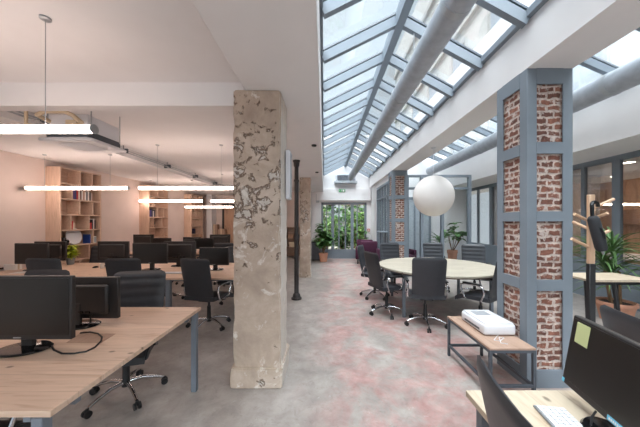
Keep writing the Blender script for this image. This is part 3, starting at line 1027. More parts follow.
chair(-2.35, 6.32, -0.1, 1.0, 'chair in the last row towards the big column, its top just showing', G1)
chair(1.48, 3.80, 0.18, 0.9, 'black chair with its back to us, in the middle before the round table', G2)
chair(1.03, 4.28, 0.93, 0.35, 'chair at the door-side rim of the round table, turned in profile', G2)
chair(1.02, 5.22, 0.9, -0.42, 'chair half hidden behind the profile chair at the round table', G2)
chair(1.56, 5.74, 0.12, -1.0, 'ribbed chair facing us across the round table, beside the plum armchairs', G2)
chair(2.50, 5.77, -0.12, -1.0, 'ribbed chair facing us across the round table, straight below the globe lamp', G2)
chair(3.08, 5.32, -0.42, -0.9, 'ribbed chair facing us at the round table, next to the big brick pillar', G2)
chair(2.24, 3.72, -0.55, 0.83, 'chair at the round table partly hidden by the big brick pillar', G2)
o = chair(0.825, 0.70, 0.97, -0.20, 'chair seen edge-on at the desk with the white keyboard', 'chairs at the keyboard desk')
o = chair(1.89, 1.27, 0.97, -0.22, 'chair showing only its dark back beyond the monitor with the sticky note', 'chairs at the keyboard desk')

# ------------------------------------------------------------------ monitors
def make_monitor(w, h, zb, brand=True):
    t = thing('computer_monitor', 'm', 'monitor', (0, 0, 0))
    MB().box(-w / 2, w / 2, -.018, .012, zb, zb + h, .004).build('bezel', 'housing', t)
    b = MB().box(-w * .40, w * .40, .01, .045, zb + .04, zb + h - .05, .014)
    b.build('rear_housing', 'housing', t)
    MB().box(-w / 2 + .014, w / 2 - .014, -.0205, -.017, zb + .026, zb + h - .014, .0005).build('screen', 'screen', t)
    if brand:
        MB().box(-.022, .022, -.0200, -.0175, zb + .009, zb + .016, .0005).build('badge', 'alu', t)
    pt = MB()
    for i in range(4):
        pt.box(-.10 + .05 * i, -.07 + .05 * i, .043, .052, zb + .05, zb + .066)
    pt.build('port', 'gloss_black', t)
    MB().prism([(.03, 0.012), (.055, 0.012), (.05, zb + .12), (.03, zb + .12)], -.032, .032, 'x').build('stand_neck', 'housing', t)
    MB().lathe([(0, 0), (.135, 0), (.14, .004), (.13, .012), (0, .018)], 40, (0, .02, 0), sx=1.0, sy=.72).build('stand_base', 'gloss_black', t)
    return t
GM = 'monitors on the desk rows'
zt1 = H_D + 0.0015
mon_a = make_monitor(.62, .37, .073)
place(mon_a, False, (-1.785, 1.53, zt1), R(1), 'big dark monitor facing us on the pine desk, cut by the photo edge', GM)
mon_b = make_monitor(.55, .305, .045)
place(mon_b, False, (-1.80, 1.93, zt1), R(181), 'monitor showing its back with a blue plug, behind the big dark screen', GM)
mon_c = make_monitor(.54, .325, .10)
place(mon_c, False, (-4.58, 4.08, zt1), R(-2), 'monitor facing us at the wall end of the middle row', GM)
def mon(src, px, d, rz, label, sc_=1.0):
    o = place(src, True, ((px - CX) * d / F, d, zt1), R(rz), label, GM)
    return o
mon(mon_c, 50.5, 4.46, 180, 'monitor seen from behind at the wall end, next to the yellow green plant')
mon(mon_c, 113.5, 4.5, 180, 'monitor seen from behind in the middle row, below the white round disc shelf')
mon(mon_c, 150.5, 4.12, 2, 'black screen facing us in the middle row, the one between two backs')
mon(mon_c, 180, 4.5, 182, 'monitor back standing close beside a black screen in the middle row')
mon_d = make_monitor(.47, .28, .075)
place(mon_d, False, ((214.3 - CX) * 4.13 / F, 4.13, zt1), R(-1), 'low black screen on the middle row next to the big column', GM)
mon(mon_c, 143.5, 6.95, 180, 'brown tinged monitor back in the last row before the middle bookcase')
mon(mon_d, 192, 6.95, 180, 'small monitor back in the last row before the farthest bookcase')
mon(mon_c, 220, 6.95, 180, 'monitor back in the last row before the dark end door')
mon(mon_d, 204, 6.55, 0, 'small screen in the last row that peeks over the chair beside the column')
mon(mon_d, 162, 6.55, 0, 'small screen in the last row mostly hidden by the middle row monitors')

# tilted monitor with a sticky note
mr = thing('computer_monitor', 'tilted black monitor with a yellow green sticky note on its screen', 'monitor', (1.01, 0.885, zt1), 0)
mr.rotation_euler = (0, 0, R(-102))
w, h, zb = .53, .30, .055
tl = Matrix.Translation((0, 0, zb)) @ Matrix.Rotation(R(-9), 4, 'X') @ Matrix.Translation((0, 0, 0))
MB().box(-w / 2, w / 2, -.018, .012, 0, h, .004, mtx=tl).build('bezel', 'housing', mr)
MB().box(-w * .4, w * .4, .01, .045, .04, h - .05, .014, mtx=tl).build('rear_housing', 'housing', mr)
scn = MB().box(-w / 2 + .012, w / 2 - .012, -.0205, -.017, .026, h - .012, .0005, mtx=tl).build('screen', 'screen', mr)
MB().box(-w / 2 + .035, -w / 2 + .103, -.0225, -.0207, h - .105, h - .02, .0004, mtx=tl).build('sticky_note', 'note', scn, label='yellow green sticky note')
st_ = MB().box(-.03, .055, -.0205, -.0175, .006, .022, .0004, mtx=tl).build('spec_sticker', 'cyan', mr, label='pale blue sticker strip')
lt = MB()
for i in range(7):
    lt.box(-.022 + i * .008, -.017 + i * .008, -.0212, -.0200, .010, .018, mtx=tl)
lt.build('lettering', 'paper', st_, False)
MB().box(-w / 2 + .004, -w / 2 + .016, -.0205, -.0175, .006, .022, .0004, mtx=tl).build('corner_sticker', 'cyan', mr, label='small blue corner sticker')
MB().prism([(.02, .012), (.05, .012), (.075, zb + .12), (.045, zb + .12)], -.032, .032, 'x').build('stand_neck', 'housing', mr)
MB().lathe([(0, 0), (.115, 0), (.12, .006), (.11, .016), (0, .024)], 40, (0, .0, 0), sx=1.0, sy=.75).build('stand_base', 'gloss_black', mr)
pc = [Vector((1.0, .955, .806)), Vector((.985, .955, .785)), Vector((.975, .95, .76)), Vector((.965, .93, .7455)), Vector((.94, .84, .7455)), Vector((.93, .7, .7455))]
o = MB().tube(pc, .0035, 8).build('monitor_cable', 'black')
tag(o, 'thin black cable dropping in front of the stand of the tilted monitor', 'cable')

# cables on the pine desk
zc_ = H_D + 0.0055
pts = [(50, 343.5), (54, 350), (62, 353.5), (74, 353.4), (86, 351.5), (95, 347), (101, 341), (102, 337), (98, 333.5), (90, 332), (80, 333)]
o = MB().tube([at_z(a, b, zc_) for a, b in pts], .005, 8).build('monitor_cable', 'black')
tag(o, 'black cable looping over the pine desk from the big dark screen', 'cable')
q = thing('monitor_cable', 'short black cable with a blue plug below the monitor back on the pine desk', 'cable', (-1.745, 1.985, 0.835))
MB().tube([(0.02, -.03, .0), (0.04, -.085, -.02), (.06, -.11, -.06), (.03, -.10, -.0895), (-.05, -.09, -.0895), (-.09, -.07, -.0895)], .005, 8).build('cable', 'black', q)
MB().box(0.005, .037, -.052, -.006, -.012, .010, .003).build('plug', simple('blue plug', (40, 84, 190), 0.5), q, label='blue plug')

# keyboards
def keyboard(label, loc, rz, base='alu', key='white_plastic', w=.28, d=.115):
    t = thing('keyboard', label, 'keyboard', loc, rz)
    MB().box(-w / 2, w / 2, -d / 2, d / 2, 0, .009, .003).build('case', base, t)
    k = MB()
    nc, nr = 14, 5
    cw, rh = (w - .012) / nc, (d - .012) / nr
    for i in range(nr):
        for j in range(nc):
            x0_, y0_ = -w / 2 + .006 + j * cw, -d / 2 + .006 + i * rh
            if i == 0 and 4 <= j <= 8:
                if j > 4:
                    continue
                k.box(x0_ + .0012, x0_ + 5 * cw - .0012, y0_ + .0012, y0_ + rh - .0012, .009, .0125)
                continue
            k.box(x0_ + .0012, x0_ + cw - .0012, y0_ + .0012, y0_ + rh - .0012, .009, .0125)
    k.build('key_field', key, t, False)
    return t
keyboard('slim white keyboard lying before the tilted monitor', (.893, .922, H_D + .001), R(-99))
keyboard('white keyboard on the middle row beside the high backed chair', (at_z(172, 273.3, .745).x, 3.86, H_D + .001), R(3), w=.34)

# small things on the middle row
def on2(px, py):
    return at_z(px, py, H_D + .001)
p = on2(2, 268.5)
t = thing('desk_phone', 'black desk phone on the middle row at the photo edge', 'phone', (p.x, p.y, H_D + .001))
MB().prism([(-.08, 0), (.08, 0), (.08, .02), (-.08, .055)], -.09, .09, 'x', mtx=Matrix.Rotation(R(180), 4, 'Z')).build('base', 'black', t)
MB().tube([(-.06, -.08, .06), (-.06, -.05, .075), (-.06, .05, .075), (-.06, .08, .06)], [.022, .016, .016, .022], 10).build('handset', 'black', t)
p = on2(13, 269.5)
t = thing('cardboard_box', 'small pale box on the middle row beside the black phone', 'box', (p.x, p.y, H_D + .001))
MB().box(-.09, .09, -.05, .05, 0, .09, .002).build('carton', 'paper', t)
MB().box(-.092, .092, -.012, .012, .002, .0915, .0005).build('tape', 'copper', t)
for i, (a, b_, rz, lab) in enumerate(((21, 272.6, 6, 'sheet of white paper on the middle row nearest the box'), (31, 271.2, -8, 'sheet of white paper half under the chair back on the middle row'))):
    p = on2(a, b_)
    o = MB().box(-.105, .105, -.07, .07, 0, .0012).build('paper_sheet', 'paper', smooth=False)
    o.location = (p.x, p.y, H_D + .001)
    o.rotation_euler = (0, 0, R(rz))
    tag(o, lab, 'paper')
p = on2(95.5, 267.6)
t = thing('computer_mouse', 'black mouse lying on the middle row near the white paper cup', 'mouse', (p.x, p.y, H_D + .001))
MB().sphere((0, 0, .0), .05, 18, sx=.62, sy=1.0, sz=.55).build('shell', 'black', t)
p = on2(102, 268.2)
t = thing('paper_cup', 'small white cup lying on the middle row beside a black mouse', 'cup', (p.x, p.y, H_D + .001))
MB().lathe([(.028, 0), (.034, .075), (.036, .078), (.032, .076), (.026, .004), (0, .004)], 20).build('cup_body', 'paper', t)
MB().tube([(.034, 0, .06), (.058, 0, .055), (.056, 0, .025), (.031, 0, .02)], .005, 8).build('handle', 'paper', t)

# ------------------------------------------------------------------ plants
def leaf_plant(t, pts, n, L, Wd, mat, droop=1.0, spread=1.0, up=0.3):
    mb = MB()
    for i in range(n):
        p = random.choice(pts)
        a = random.uniform(0, 2 * math.pi)
        d = (math.cos(a) * spread, math.sin(a) * spread, random.uniform(-.1, 1) * up + .15)
        mb.blade(p, d, L * random.uniform(.7, 1.2), Wd * random.uniform(.75, 1.2), droop * random.uniform(.7, 1.3))
    return mb.build('foliage', mat, t)

def pot(t, r, h, mat='terracotta', rim=True):
    pr_ = [(r * .72, 0), (r * .92, h * .82)] + ([(r, h * .83), (r, h), (r * .9, h), (r * .86, h * .86)] if rim else [(r * .95, h), (r * .85, h), (r * .82, h * .86)]) + [(0, h * .86)]
    MB().lathe(pr_, 28).build('pot', mat, t)
    MB().lathe([(0, h * .87), (r * .84, h * .87), (r * .8, h * .9), (0, h * .91)], 20).build('soil', 'soil', t)

p = on2(70.5, 264.4)
t = thing('potted_plant', 'small yellow green plant in a grey pot on the middle desk row', 'plant', (p.x, p.y, H_D + .001))
pot(t, .065, .115, simple('grey ceramic', (128, 132, 136), .6), False)
leaf_plant(t, [(random.uniform(-.04, .04), random.uniform(-.04, .04), random.uniform(.12, .30)) for _ in range(30)], 130, .14, .06, 'leaf_pale', .9, 1, .9)
MB().tube([(0, 0, .09), (.01, 0, .18), (0, .01, .26)], .006, 8).build('stem', 'leaf', t)

t = thing('potted_tree', 'bushy broad leaved plant in a terracotta pot beside the courtyard door', 'plant', (-.02, 9.85, 0))
pot(t, .175, .33)
pts = []
br = MB()
for i in range(9):
    a = i * 2.4
    rr = random.uniform(.12, .34)
    top = Vector((math.cos(a) * rr, math.sin(a) * rr * .8, random.uniform(.7, 1.38)))
    br.tube([(0, 0, .28), (top.x * .3, top.y * .3, .55), tuple(top)], [.018, .012, .006], 8)
    pts += [tuple(top * f + Vector((0, 0, .28 * (1 - f)))) for f in (.55, .75, .9, 1.0)]
br.build('stem', 'bark', t)
leaf_plant(t, pts, 230, .30, .16, 'leaf', 1.2, 1, .8)

t = thing('potted_tree', 'tall narrow leafy plant in a pot between the courtyard door and the plum armchairs', 'plant', (1.48, 10.2, 0))
pot(t, .14, .26)
br = MB(); pts = []
for i in range(6):
    a = i * 2.1
    top = Vector((math.cos(a) * .16, math.sin(a) * .14, random.uniform(.6, 1.15)))
    br.tube([(0, 0, .22), tuple(top * .6), tuple(top)], [.012, .009, .005], 8)
    pts += [tuple(top * f + Vector((0, 0, .2 * (1 - f)))) for f in (.5, .75, 1.0)]
br.build('stem', 'bark', t)
leaf_plant(t, pts, 90, .2, .08, 'leaf', 1.2, 1, .8)

t = thing('potted_tree', 'broad leaved plant in a tall terracotta pot behind the glazed screen', 'plant', (4.22, 8.55, 0))
pot(t, .16, .58)
br = MB(); pts = []
for i in range(7):
    a = i * 2.3
    top = Vector((math.cos(a) * .24 + .1, math.sin(a) * .2, random.uniform(.95, 1.42)))
    br.tube([(0, 0, .5), tuple(top * .7 + Vector((0, 0, .1))), tuple(top)], [.012, .009, .005], 8)
    pts += [tuple(top), tuple(top * .85 + Vector((0, 0, .1)))]
br.build('stem', 'bark', t)
leaf_plant(t, pts, 60, .28, .2, 'leaf', 1.3, 1, .6)

t = thing('potted_palm', 'spiky upright palm in a dark pot beside the broad leaved plant behind the screen', 'plant', (3.74, 8.35, 0))
pot(t, .14, .42, 'steel_dark')
MB().tube([(0, 0, .38), (.01, 0, .95)], [.02, .014], 8).build('stem', 'bark', t)
mb = MB()
for i in range(42):
    a = random.uniform(0, 6.28)
    mb.blade((0, 0, .95 + random.uniform(-.2, .06)), (math.cos(a), math.sin(a), random.uniform(.2, 1.7)), random.uniform(.34, .55), .035, .9, fold=.3, base=.5)
mb.build('foliage', 'leaf', t)

t = thing('potted_palm', 'large strappy palm in a wide terracotta bowl behind the high trestle table', 'plant', (4.46, 3.98, 0))
pot(t, .235, .29)
br = MB()
for i in range(4):
    a = i * 1.6
    br.tube([(math.cos(a) * .06, math.sin(a) * .06, .24), (math.cos(a) * .10 - .06, math.sin(a) * .1, .75)], [.022, .016], 8)
br.build('stem', 'bark', t)
mb = MB()
for i in range(150):
    a = random.uniform(0, 6.28)
    s_ = random.choice([(-.2, 0, .95), (.02, .05, .8), (-.1, -.05, 1.1), (-.05, .05, .7), (0.05, 0, 0.55)])
    mb.blade((s_[0], s_[1], s_[2] + random.uniform(-.12, .08)), (math.cos(a), math.sin(a), random.uniform(.1, 1.8)), random.uniform(.45, .75), .03, 1.5, seg=6, fold=.25, base=.5)
mb.build('foliage', 'leaf_palm', t)

# ------------------------------------------------------------------ bookcases and what stands in them
XF = -4.92
LEV = [.12, .45, .75, 1.05, 1.35, 1.65, 1.95, 2.25]
def make_bookcase():
    t = thing('bookcase', 'b', 'bookcase', (0, 0, 0))
    dd, wd, hh, th = .275, .90, 2.54, .024      # local: x depth 0 (wall) .. dd, y 0..wd
    MB().box(0, dd, 0, th, 0, hh, .001).build('side_panel', 'birch', t, False)
    MB().box(0, dd, wd - th, wd, 0, hh, .001).build('side_panel', 'birch', t, False)
    MB().box(0, dd, th, wd - th, hh - th, hh, .001).build('top_panel', 'birch_in', t, False)
    MB().box(0, .012, th, wd - th, 0.02, hh - th).build('back_panel', 'birch_in', t, False)
    MB().box(dd - .03, dd - .015, th, wd - th, 0, .10).build('plinth', 'birch_in', t, False)
    for z in LEV:
        MB().box(.012, dd - .004, th, wd - th, z - th, z, .001).build('shelf', 'birch_in', t, False)
    divs = [(2.25, .41), (2.25, .68), (1.95, .24), (1.65, .40), (1.65, .70), (1.35, .22), (1.35, .61), (1.05, .70), (.75, .61), (.45, .40), (.12, .45)]
    for z, y in divs:
        zt_ = min([l for l in LEV if l > z] + [hh]) - th
        MB().box(.012, dd - .006, y - th / 2, y + th / 2, z, zt_, .0005).build('divider', 'birch_in', t, False)
    return t
bc = make_bookcase()
BG = None
place(bc, False, (WL + .002, 4.85, 0), 0, 'birch bookcase with a row of coloured books and a white disc', BG)
place(bc, True, (WL + .002, 7.31, 0), 0, 'middle birch bookcase with a small black figure, behind the shorter tube lamp', BG)
place(bc, True, (WL + .002, 9.66, 0), 0, 'last birch bookcase near the dark end door', BG)

def book(y, z, th, h, rgb, label, group, x=XF - .05, dep=.15, lean=0):
    t = thing('book', label, 'book', (x, y, z), 0, group)
    t.rotation_euler = (R(lean), 0, 0)
    key = 'cover_%d_%d_%d' % rgb
    if key not in M:
        M[key] = simple(key, rgb, .6, var=.05)
    c = MB().box(-dep, 0, 0, .003, 0, h).box(-dep, 0, th - .003, th, 0, h).box(-.003, 0, .003, th - .003, 0, h)
    c.build('cover', M[key], t, False)
    MB().box(-dep + .004, -.003, .0032, th - .0032, .004, h - .004).build('page_block', 'paper', t, False)
    return t
y = 4.85 + .27
row = [((214, 190, 60), .026, .22, 'yellow'), ((92, 66, 130), .03, .21, 'purple'), ((60, 60, 110), .026, .205, 'dark blue'), ((176, 56, 60), .03, .20, 'red'),
       ((220, 206, 196), .034, .215, 'thick cream'), ((128, 100, 90), .022, .225, 'tall brown'), ((236, 230, 226), .026, .19, 'white'), ((190, 150, 130), .03, .2, 'tan'),
       ((240, 236, 232), .022, .17, 'short white'), ((110, 112, 120), .032, .19, 'grey'), ((226, 220, 214), .026, .2, 'ivory'), ((70, 62, 64), .03, .18, 'blackish'), ((206, 186, 176), .026, .165, 'short beige')]
for rgb, th, h, w_ in row:
    book(y, 1.95, th, h, rgb, f'{w_} book in the coloured row of the first bookcase', 'books in the coloured row')
    y += th + .008
def yb(px):
    return 4.92 * F / (CX - px)
for px, rgb, th, h, w_ in ((72.6, (232, 224, 216), .028, .22, 'white'), (74.2, (196, 60, 64), .022, .17, 'red'), (75.6, (236, 226, 210), .03, .14, 'low white')):
    book(yb(px), 1.35, th, h, rgb, f'{w_} book standing above the white disc in the first bookcase', 'three books above the disc', lean=-3)
for px, rgb, th, h, w_ in ((94.0, (36, 34, 38), .03, .2, 'black'), (95.6, (226, 218, 210), .026, .22, 'white'), (97.0, (64, 60, 64), .024, .19, 'dark grey')):
    book(yb(px), 1.35, th, h, rgb, f'{w_} book next to the red box in the first bookcase', 'books next to the red box')
for px, rgb, th, h, w_ in ((92.3, (40, 76, 160), .04, .19, 'thick blue'), (94.1, (52, 92, 178), .03, .17, 'thin blue')):
    book(yb(px), 1.05, th, h, rgb, f'{w_} book at the end of the shelf with the white disc', 'blue books')
t = thing('storage_box', 'red box on a shelf of the first bookcase beside black and white books', 'box', (XF - .13, yb(90.2), 1.35))
MB().box(-.09, .09, 0, .085, 0, .13, .003).build('box_body', 'red', t)
MB().box(-.092, .092, -.002, .087, .11, .135, .003).build('box_lid', 'red', t)
t = thing('picture_frame', 'small white framed card beside the blue books', 'picture frame', (XF - .06, yb(96.3), 1.05))
MB().box(-.01, .0, 0, .075, 0, .14, .001).build('frame', 'paper', t, False)
MB().box(0, .002, .012, .063, .015, .125).build('picture', 'window_dark', t, False)
# white disc
t = thing('round_plate', 'large white disc leaning on a shelf of the first bookcase', 'plate', (XF - .10, yb(79), 1.05))
mt_ = Matrix.Translation((0, 0, .168)) @ Matrix.Rotation(R(-78), 4, 'Y')
MB().lathe([(0, -.012), (.12, -.01), (.165, .006), (.168, .012), (.12, -.002), (0, -.004)], 40, mtx=Matrix.Translation((-.01, 0, .168)) @ Matrix.Rotation(R(80), 4, 'Y')).build('dish', 'white_plastic', t)
MB().box(-.05, .02, -.04, .04, 0, .012, .003).build('stand', 'grey_plastic', t)
for px, w_, h, lab in ((67.2, .05, .15, 'black camera-like object on the shelf beside the white disc'), (70.2, .05, .11, 'shorter black object touching the white disc')):
    t = thing('desk_speaker', lab, 'ornament', (XF - .09, yb(px), 1.05))
    MB().box(-.05, .05, -w_ / 2, w_ / 2, 0, h, .01).build('casing', 'black', t)
    MB().lathe([(0, 0), (.018, 0), (.02, .006), (0, .01)], 16, mtx=Matrix.Translation((.05, 0, h * .65)) @ Matrix.Rotation(R(90), 4, 'Y')).build('front_disc', 'gloss_black', t)
# middle bookcase
y0_ = 7.31
for k, (dy, rgb, th, h, w_) in enumerate(((.29, (60, 52, 120), .05, .2, 'violet'), (.35, (40, 40, 48), .05, .23, 'tall black'), (.41, (210, 204, 204), .04, .17, 'white'), (.46, (48, 46, 54), .05, .2, 'dark grey'))):
    book(y0_ + dy - .16, 1.65, th, h, rgb, f'{w_} binder on the middle bookcase above the black figure', 'binders of the middle bookcase')
t = thing('figurine', 'small black standing figure on a shelf of the middle bookcase', 'ornament', (XF - .1, y0_ + .33, 1.35))
MB().lathe([(.05, 0), (.05, .02), (.02, .03), (.035, .1), (.042, .16), (.016, .19), (.03, .215), (.03, .24), (0, .265)], 18).build('body', 'black', t)
MB().tube([(0, -.035, .16), (.02, -.06, .11), (.03, -.03, .09)], .009, 8).tube([(0, .035, .16), (.02, .06, .11), (.03, .03, .09)], .009, 8).build('arm', 'black', t)
y0_ = 9.66
for dy, rgb, th, h, w_ in ((.3, (50, 54, 80), .05, .2, 'navy'), (.36, (80, 70, 70), .04, .18, 'brown')):
    book(y0_ + dy, 1.05, th, h, rgb, f'{w_} binder on the last bookcase', 'binders of the last bookcase')
# low shelf at the end wall seen past the columns
ls = thing('low_shelf', 'brown wooden shelf unit at the end wall seen between the two concrete columns', 'shelf', (-1.27, 11.12, 0))
for s in (-1, 1):
    MB().box(*sorted((s * .33, s * .305)), -.17, .17, 0, 1.28).build('side_panel', 'bench_top', ls, False)
for z in (.08, .42, .80, 1.02, 1.26):
    MB().box(-.305, .305, -.17, .17, z, z + .022).build('shelf', 'bench_top', ls, False)
MB().box(-.305, .305, .155, .17, .08, 1.26).build('back_panel', 'bench_top', ls, False)
for i, (dx, z, w_, h, m_, lab) in enumerate(((-.15, .822, .2, .15, 'wood_wall', 'brown box on the shelf unit at the end wall, beside the darker one'), (.12, .822, .18, .13, 'steel_dark', 'dark box on the shelf unit at the end wall'), (.0, .442, .4, .2, 'copper', 'wide pale box low on the shelf unit at the end wall'))):
    t = thing('storage_box', lab, 'box', (-1.27 + dx, 11.08, z))
    MB().box(-w_ / 2, w_ / 2, -.11, .06, 0, h, .004).build('box_body', m_, t)
    MB().box(-w_ / 2 - .003, w_ / 2 + .003, -.113, .063, h - .02, h + .006, .002).build('box_lid', m_, t)
# stacked crates at the end wall
for i, (px, w_, z, h, lab) in enumerate(((214.5, .26, 0, 1.40, 'tall raw cardboard carton against the end wall beside the dark door'), (221.5, .3, 0, 1.2, 'lower raw cardboard carton against the end wall beside the dark door'))):
    t = thing('cardboard_carton', lab, 'carton', ((px - CX) * 11.0 / F, 11.08, z))
    MB().box(-w_ / 2, w_ / 2, -.12, .12, 0, h, .004).build('carton', 'bench_top', t)
    MB().box(-.03, .03, -.123, .123, .01, h + .002).build('tape', 'copper', t)

# ------------------------------------------------------------------ nave far end
t = thing('cabinet', 'dark grey low cabinet beside the potted plant at the end of the hall', 'cabinet', (-.30, 10.26, 0))
MB().box(-.17, .17, -.2, .2, .05, .70, .004).build('carcass', 'steel_dark', t)
MB().box(-.18, .18, -.21, .21, .70, .73, .003).build('top', 'black', t)
dr = MB().box(-.16, .16, -.212, -.2, .07, .68, .002).build('door', 'steel_dark', t)
MB().box(.11, .125, -.225, -.212, .35, .47, .002).build('handle', 'chrome', dr)
MB().box(-.16, .16, -.18, .18, 0, .05).build('plinth', 'black', t)

def armchair(x, y, rz, label):
    t = thing('armchair', label, 'armchair', (x, y, 0), rz, 'plum armchairs')
    MB().box(-.26, .26, -.28, .30, .18, .44, .05, seg=3).build('seat', 'purple', t)
    MB().box(-.30, .30, -.36, -.22, .2, .84, .05, seg=3).build('backrest', 'purple', t)
    for s in (-1, 1):
        MB().box(*sorted((s * .25, s * .34)), -.3, .28, .16, .60, .035, seg=3).build('armrest', 'purple', t)
    for sx in (-1, 1):
        for sy in (-1, 1):
            MB().cyl((sx * .26, sy * .25, 0), (sx * .25, sy * .24, .2), .014, .02, 10).build('leg', 'black', t)
    return t
armchair(1.53, 8.70, R(178), 'plum armchair nearer the meeting table by the steel window')
armchair(1.50, 9.52, R(172), 'plum armchair farther back by the courtyard door plant')
armchair(2.62, 8.6, R(190), 'plum armchair seen through the glazed screen beside the small brick pillar')
# high counter at the window
t = thing('high_counter', 'narrow grey high counter standing along the steel side window', 'table', (1.77, 7.82, 0))
MB().box(-.10, .10, -.36, .36, 1.19, 1.22, .003).build('counter_top', 'steel', t)
for sy in (-1, 1):
    MB().box(-.02, .02, sy * .32 - .02, sy * .32 + .02, 0, 1.19).build('leg', 'steel_dark', t, False)
MB().box(-.015, .015, -.30, .30, .78, .81).build('foot_rail', 'steel_dark', t, False)

# exit sign
t = thing('exit_sign', 'small green exit sign with a running figure above the courtyard door', 'sign', ((342 - CX) * 10.36 / F, E - .14, 2.70))
MB().box(-.13, .13, -.03, 0, -.01, .10, .004).build('plate', 'green_sign', t)
pg = MB()
pg.box(.02, .09, -.032, -.03, .005, .085)
pg.build('doorway_mark', 'paper', t, False)
fg = MB().sphere((-.02, -.032, .075), .009, 10)
fg.tube([(-.02, -.032, .062), (-.03, -.032, .038)], .007, 6).tube([(-.03, -.032, .038), (-.012, -.032, .022), (-.02, -.032, .004)], .005, 6).tube([(-.03, -.032, .038), (-.045, -.032, .02), (-.06, -.032, .018)], .005, 6).tube([(-.022, -.032, .056), (0, -.032, .045)], .004, 6).tube([(-.022, -.032, .056), (-.045, -.032, .05)], .004, 6)
fg.tube([(-.115, -.032, .045), (-.075, -.032, .045)], .004, 6).tube([(-.1, -.032, .06), (-.117, -.032, .045), (-.1, -.032, .03)], .004, 6)
fg.build('running_figure', 'paper', t)
# alarm point
t = thing('fire_alarm_point', 'small red alarm box on the wall beside the courtyard door', 'alarm', (1.80, E, 1.12))
MB().box(-.05, .05, -.05, 0, 0, .11, .005).build('casing', 'red', t)
MB().box(-.03, .03, -.053, -.05, .03, .08, .001).build('button_plate', 'paper', t)
t = thing('wall_sconce', 'small pale box lamp high on the end wall above the dark cabinet', 'wall lamp', (-.26, E, 2.28))
MB().box(-.06, .06, -.09, 0, 0, .34, .006).build('casing', 'alu', t)
MB().box(-.045, .045, -.094, -.09, .03, .31, .002).build('diffuser', 'window_dark', t)

# ------------------------------------------------------------------ coat stand and umbrella
cs = thing('coat_stand', 'wooden coat stand with peg arms and a black lower post by the brick pillar', 'coat stand', (2.052, 2.0, 0))
MB().box(-.021, .021, -.015, .015, 1.18, 1.71, .003).build('upper_post', 'rack_wood', cs)
MB().box(-.023, .023, -.017, .017, .02, 1.18, .003).build('lower_post', 'black', cs)
for k in range(4):
    a = R(45 + 90 * k)
    MB().tube([(math.cos(a) * .02, math.sin(a) * .02, .12), (math.cos(a) * .22, math.sin(a) * .22, .012)], .012, 8).build('foot', 'black', cs)
for (a, b) in (((0, 0, 1.50), (-.145, -.02, 1.56)), ((0, 0, 1.30), (-.13, .02, 1.37)), ((0, 0, 1.60), (.165, -.01, 1.675)), ((0, 0, 1.36), (.16, .02, 1.43)), ((0, 0, 1.44), (.0, .14, 1.5)), ((0, 0, 1.52), (.02, -.10, 1.565))):
    v = (Vector(b) - Vector(a)).normalized() * .015
    MB().cyl(tuple(Vector(a) + v), b, .0115, n=10).build('peg', 'rack_wood', cs)
um = thing('umbrella', 'folded black umbrella with a hooked handle hanging on the coat stand', 'umbrella', (1.952, 1.965, 0))
hk = [(.026, -.05, 1.52), (.022, -.05, 1.60)]
for i in range(7):
    a = R(180 - 30 * i)
    hk.append((.055 + .034 * math.cos(a), -.05 + .004 * i, 1.615 + .034 * math.sin(a)))
MB().tube(hk, .0125, 12).build('handle', 'gloss_black', um)
MB().tube([(.024, -.05, 1.545), (.026, -.05, 1.538), (.032, -.05, 1.52), (.06, -.05, 1.42), (.09, -.05, 1.31), (.096, -.05, 1.29)], [.016, .026, .034, .036, .035, .028], 16).build('canopy', 'umbrella', um)
MB().tube([(.10, -.05, 1.285), (.107, -.05, 1.26)], [.01, .006], 10).build('tip', 'alu', um)
MB().tube([(.045, -.088, 1.46), (.06, -.098, 1.42), (.075, -.09, 1.38)], .006, 8).build('strap', 'black', um)

# ------------------------------------------------------------------ side room contents
t = thing('linear_lamp', 'slim white lit lamp bar hanging in the side room behind the glass', 'pendant lamp', (7.7, 6.5, 1.94))
MB().box(-.75, .75, -.03, .03, -.02, .02).build('light_bar', 'glow', t, False)
for s in (-1, 1):
    MB().cyl((s * .5, 0, .03), (s * .5, 0, .76), .004, n=6).build('cord', 'alu', t)
MB().box(-.75, .75, -.035, .035, .02, .035).build('housing', 'alu', t, False)
for (x, y, lab) in ((6.1, 5.2, 'round ceiling downlight in the side room near the coat stand glass'), (6.1, 3.2, 'round ceiling downlight in the side room at the photo edge'), (7.6, 6.8, 'round ceiling downlight deep in the side room')):
    t = thing('ceiling_downlight', lab, 'ceiling lamp', (x, y, 2.70))
    MB().lathe([(.09, 0), (.1, -.012), (.085, -.014), (.08, 0)], 24).build('rim', 'white_plastic', t)
    MB().lathe([(0, -.006), (.08, -.005), (.08, 0.0)], 24).build('diffuser', 'glow', t)
t = thing('round_table', 'white round table standing in the side room behind the glass', 'table', (6.75, 5.9, 0))
MB().lathe([(.0, .70), (.78, .70), (.8, .715), (.8, .73), (.78, .74), (0, .74)], 40).build('table_top', 'white_plastic', t)
MB().lathe([(.05, .03), (.05, .70)], 20).build('pedestal', 'white_plastic', t)
MB().lathe([(.35, 0), (.35, .015), (.05, .03)], 32).build('base', 'white_plastic', t)
t = thing('wall_mounted_cabinet', 'small dark brown cabinet hanging on the timber wall of the side room', 'cabinet', (8.6, 7.15, 1.42))
MB().box(-.25, 0, -.28, .28, 0, .42, .004).build('carcass', 'walnut', t)
MB().box(-.262, -.25, -.27, .27, .01, .41, .002).build('door', 'walnut', t)

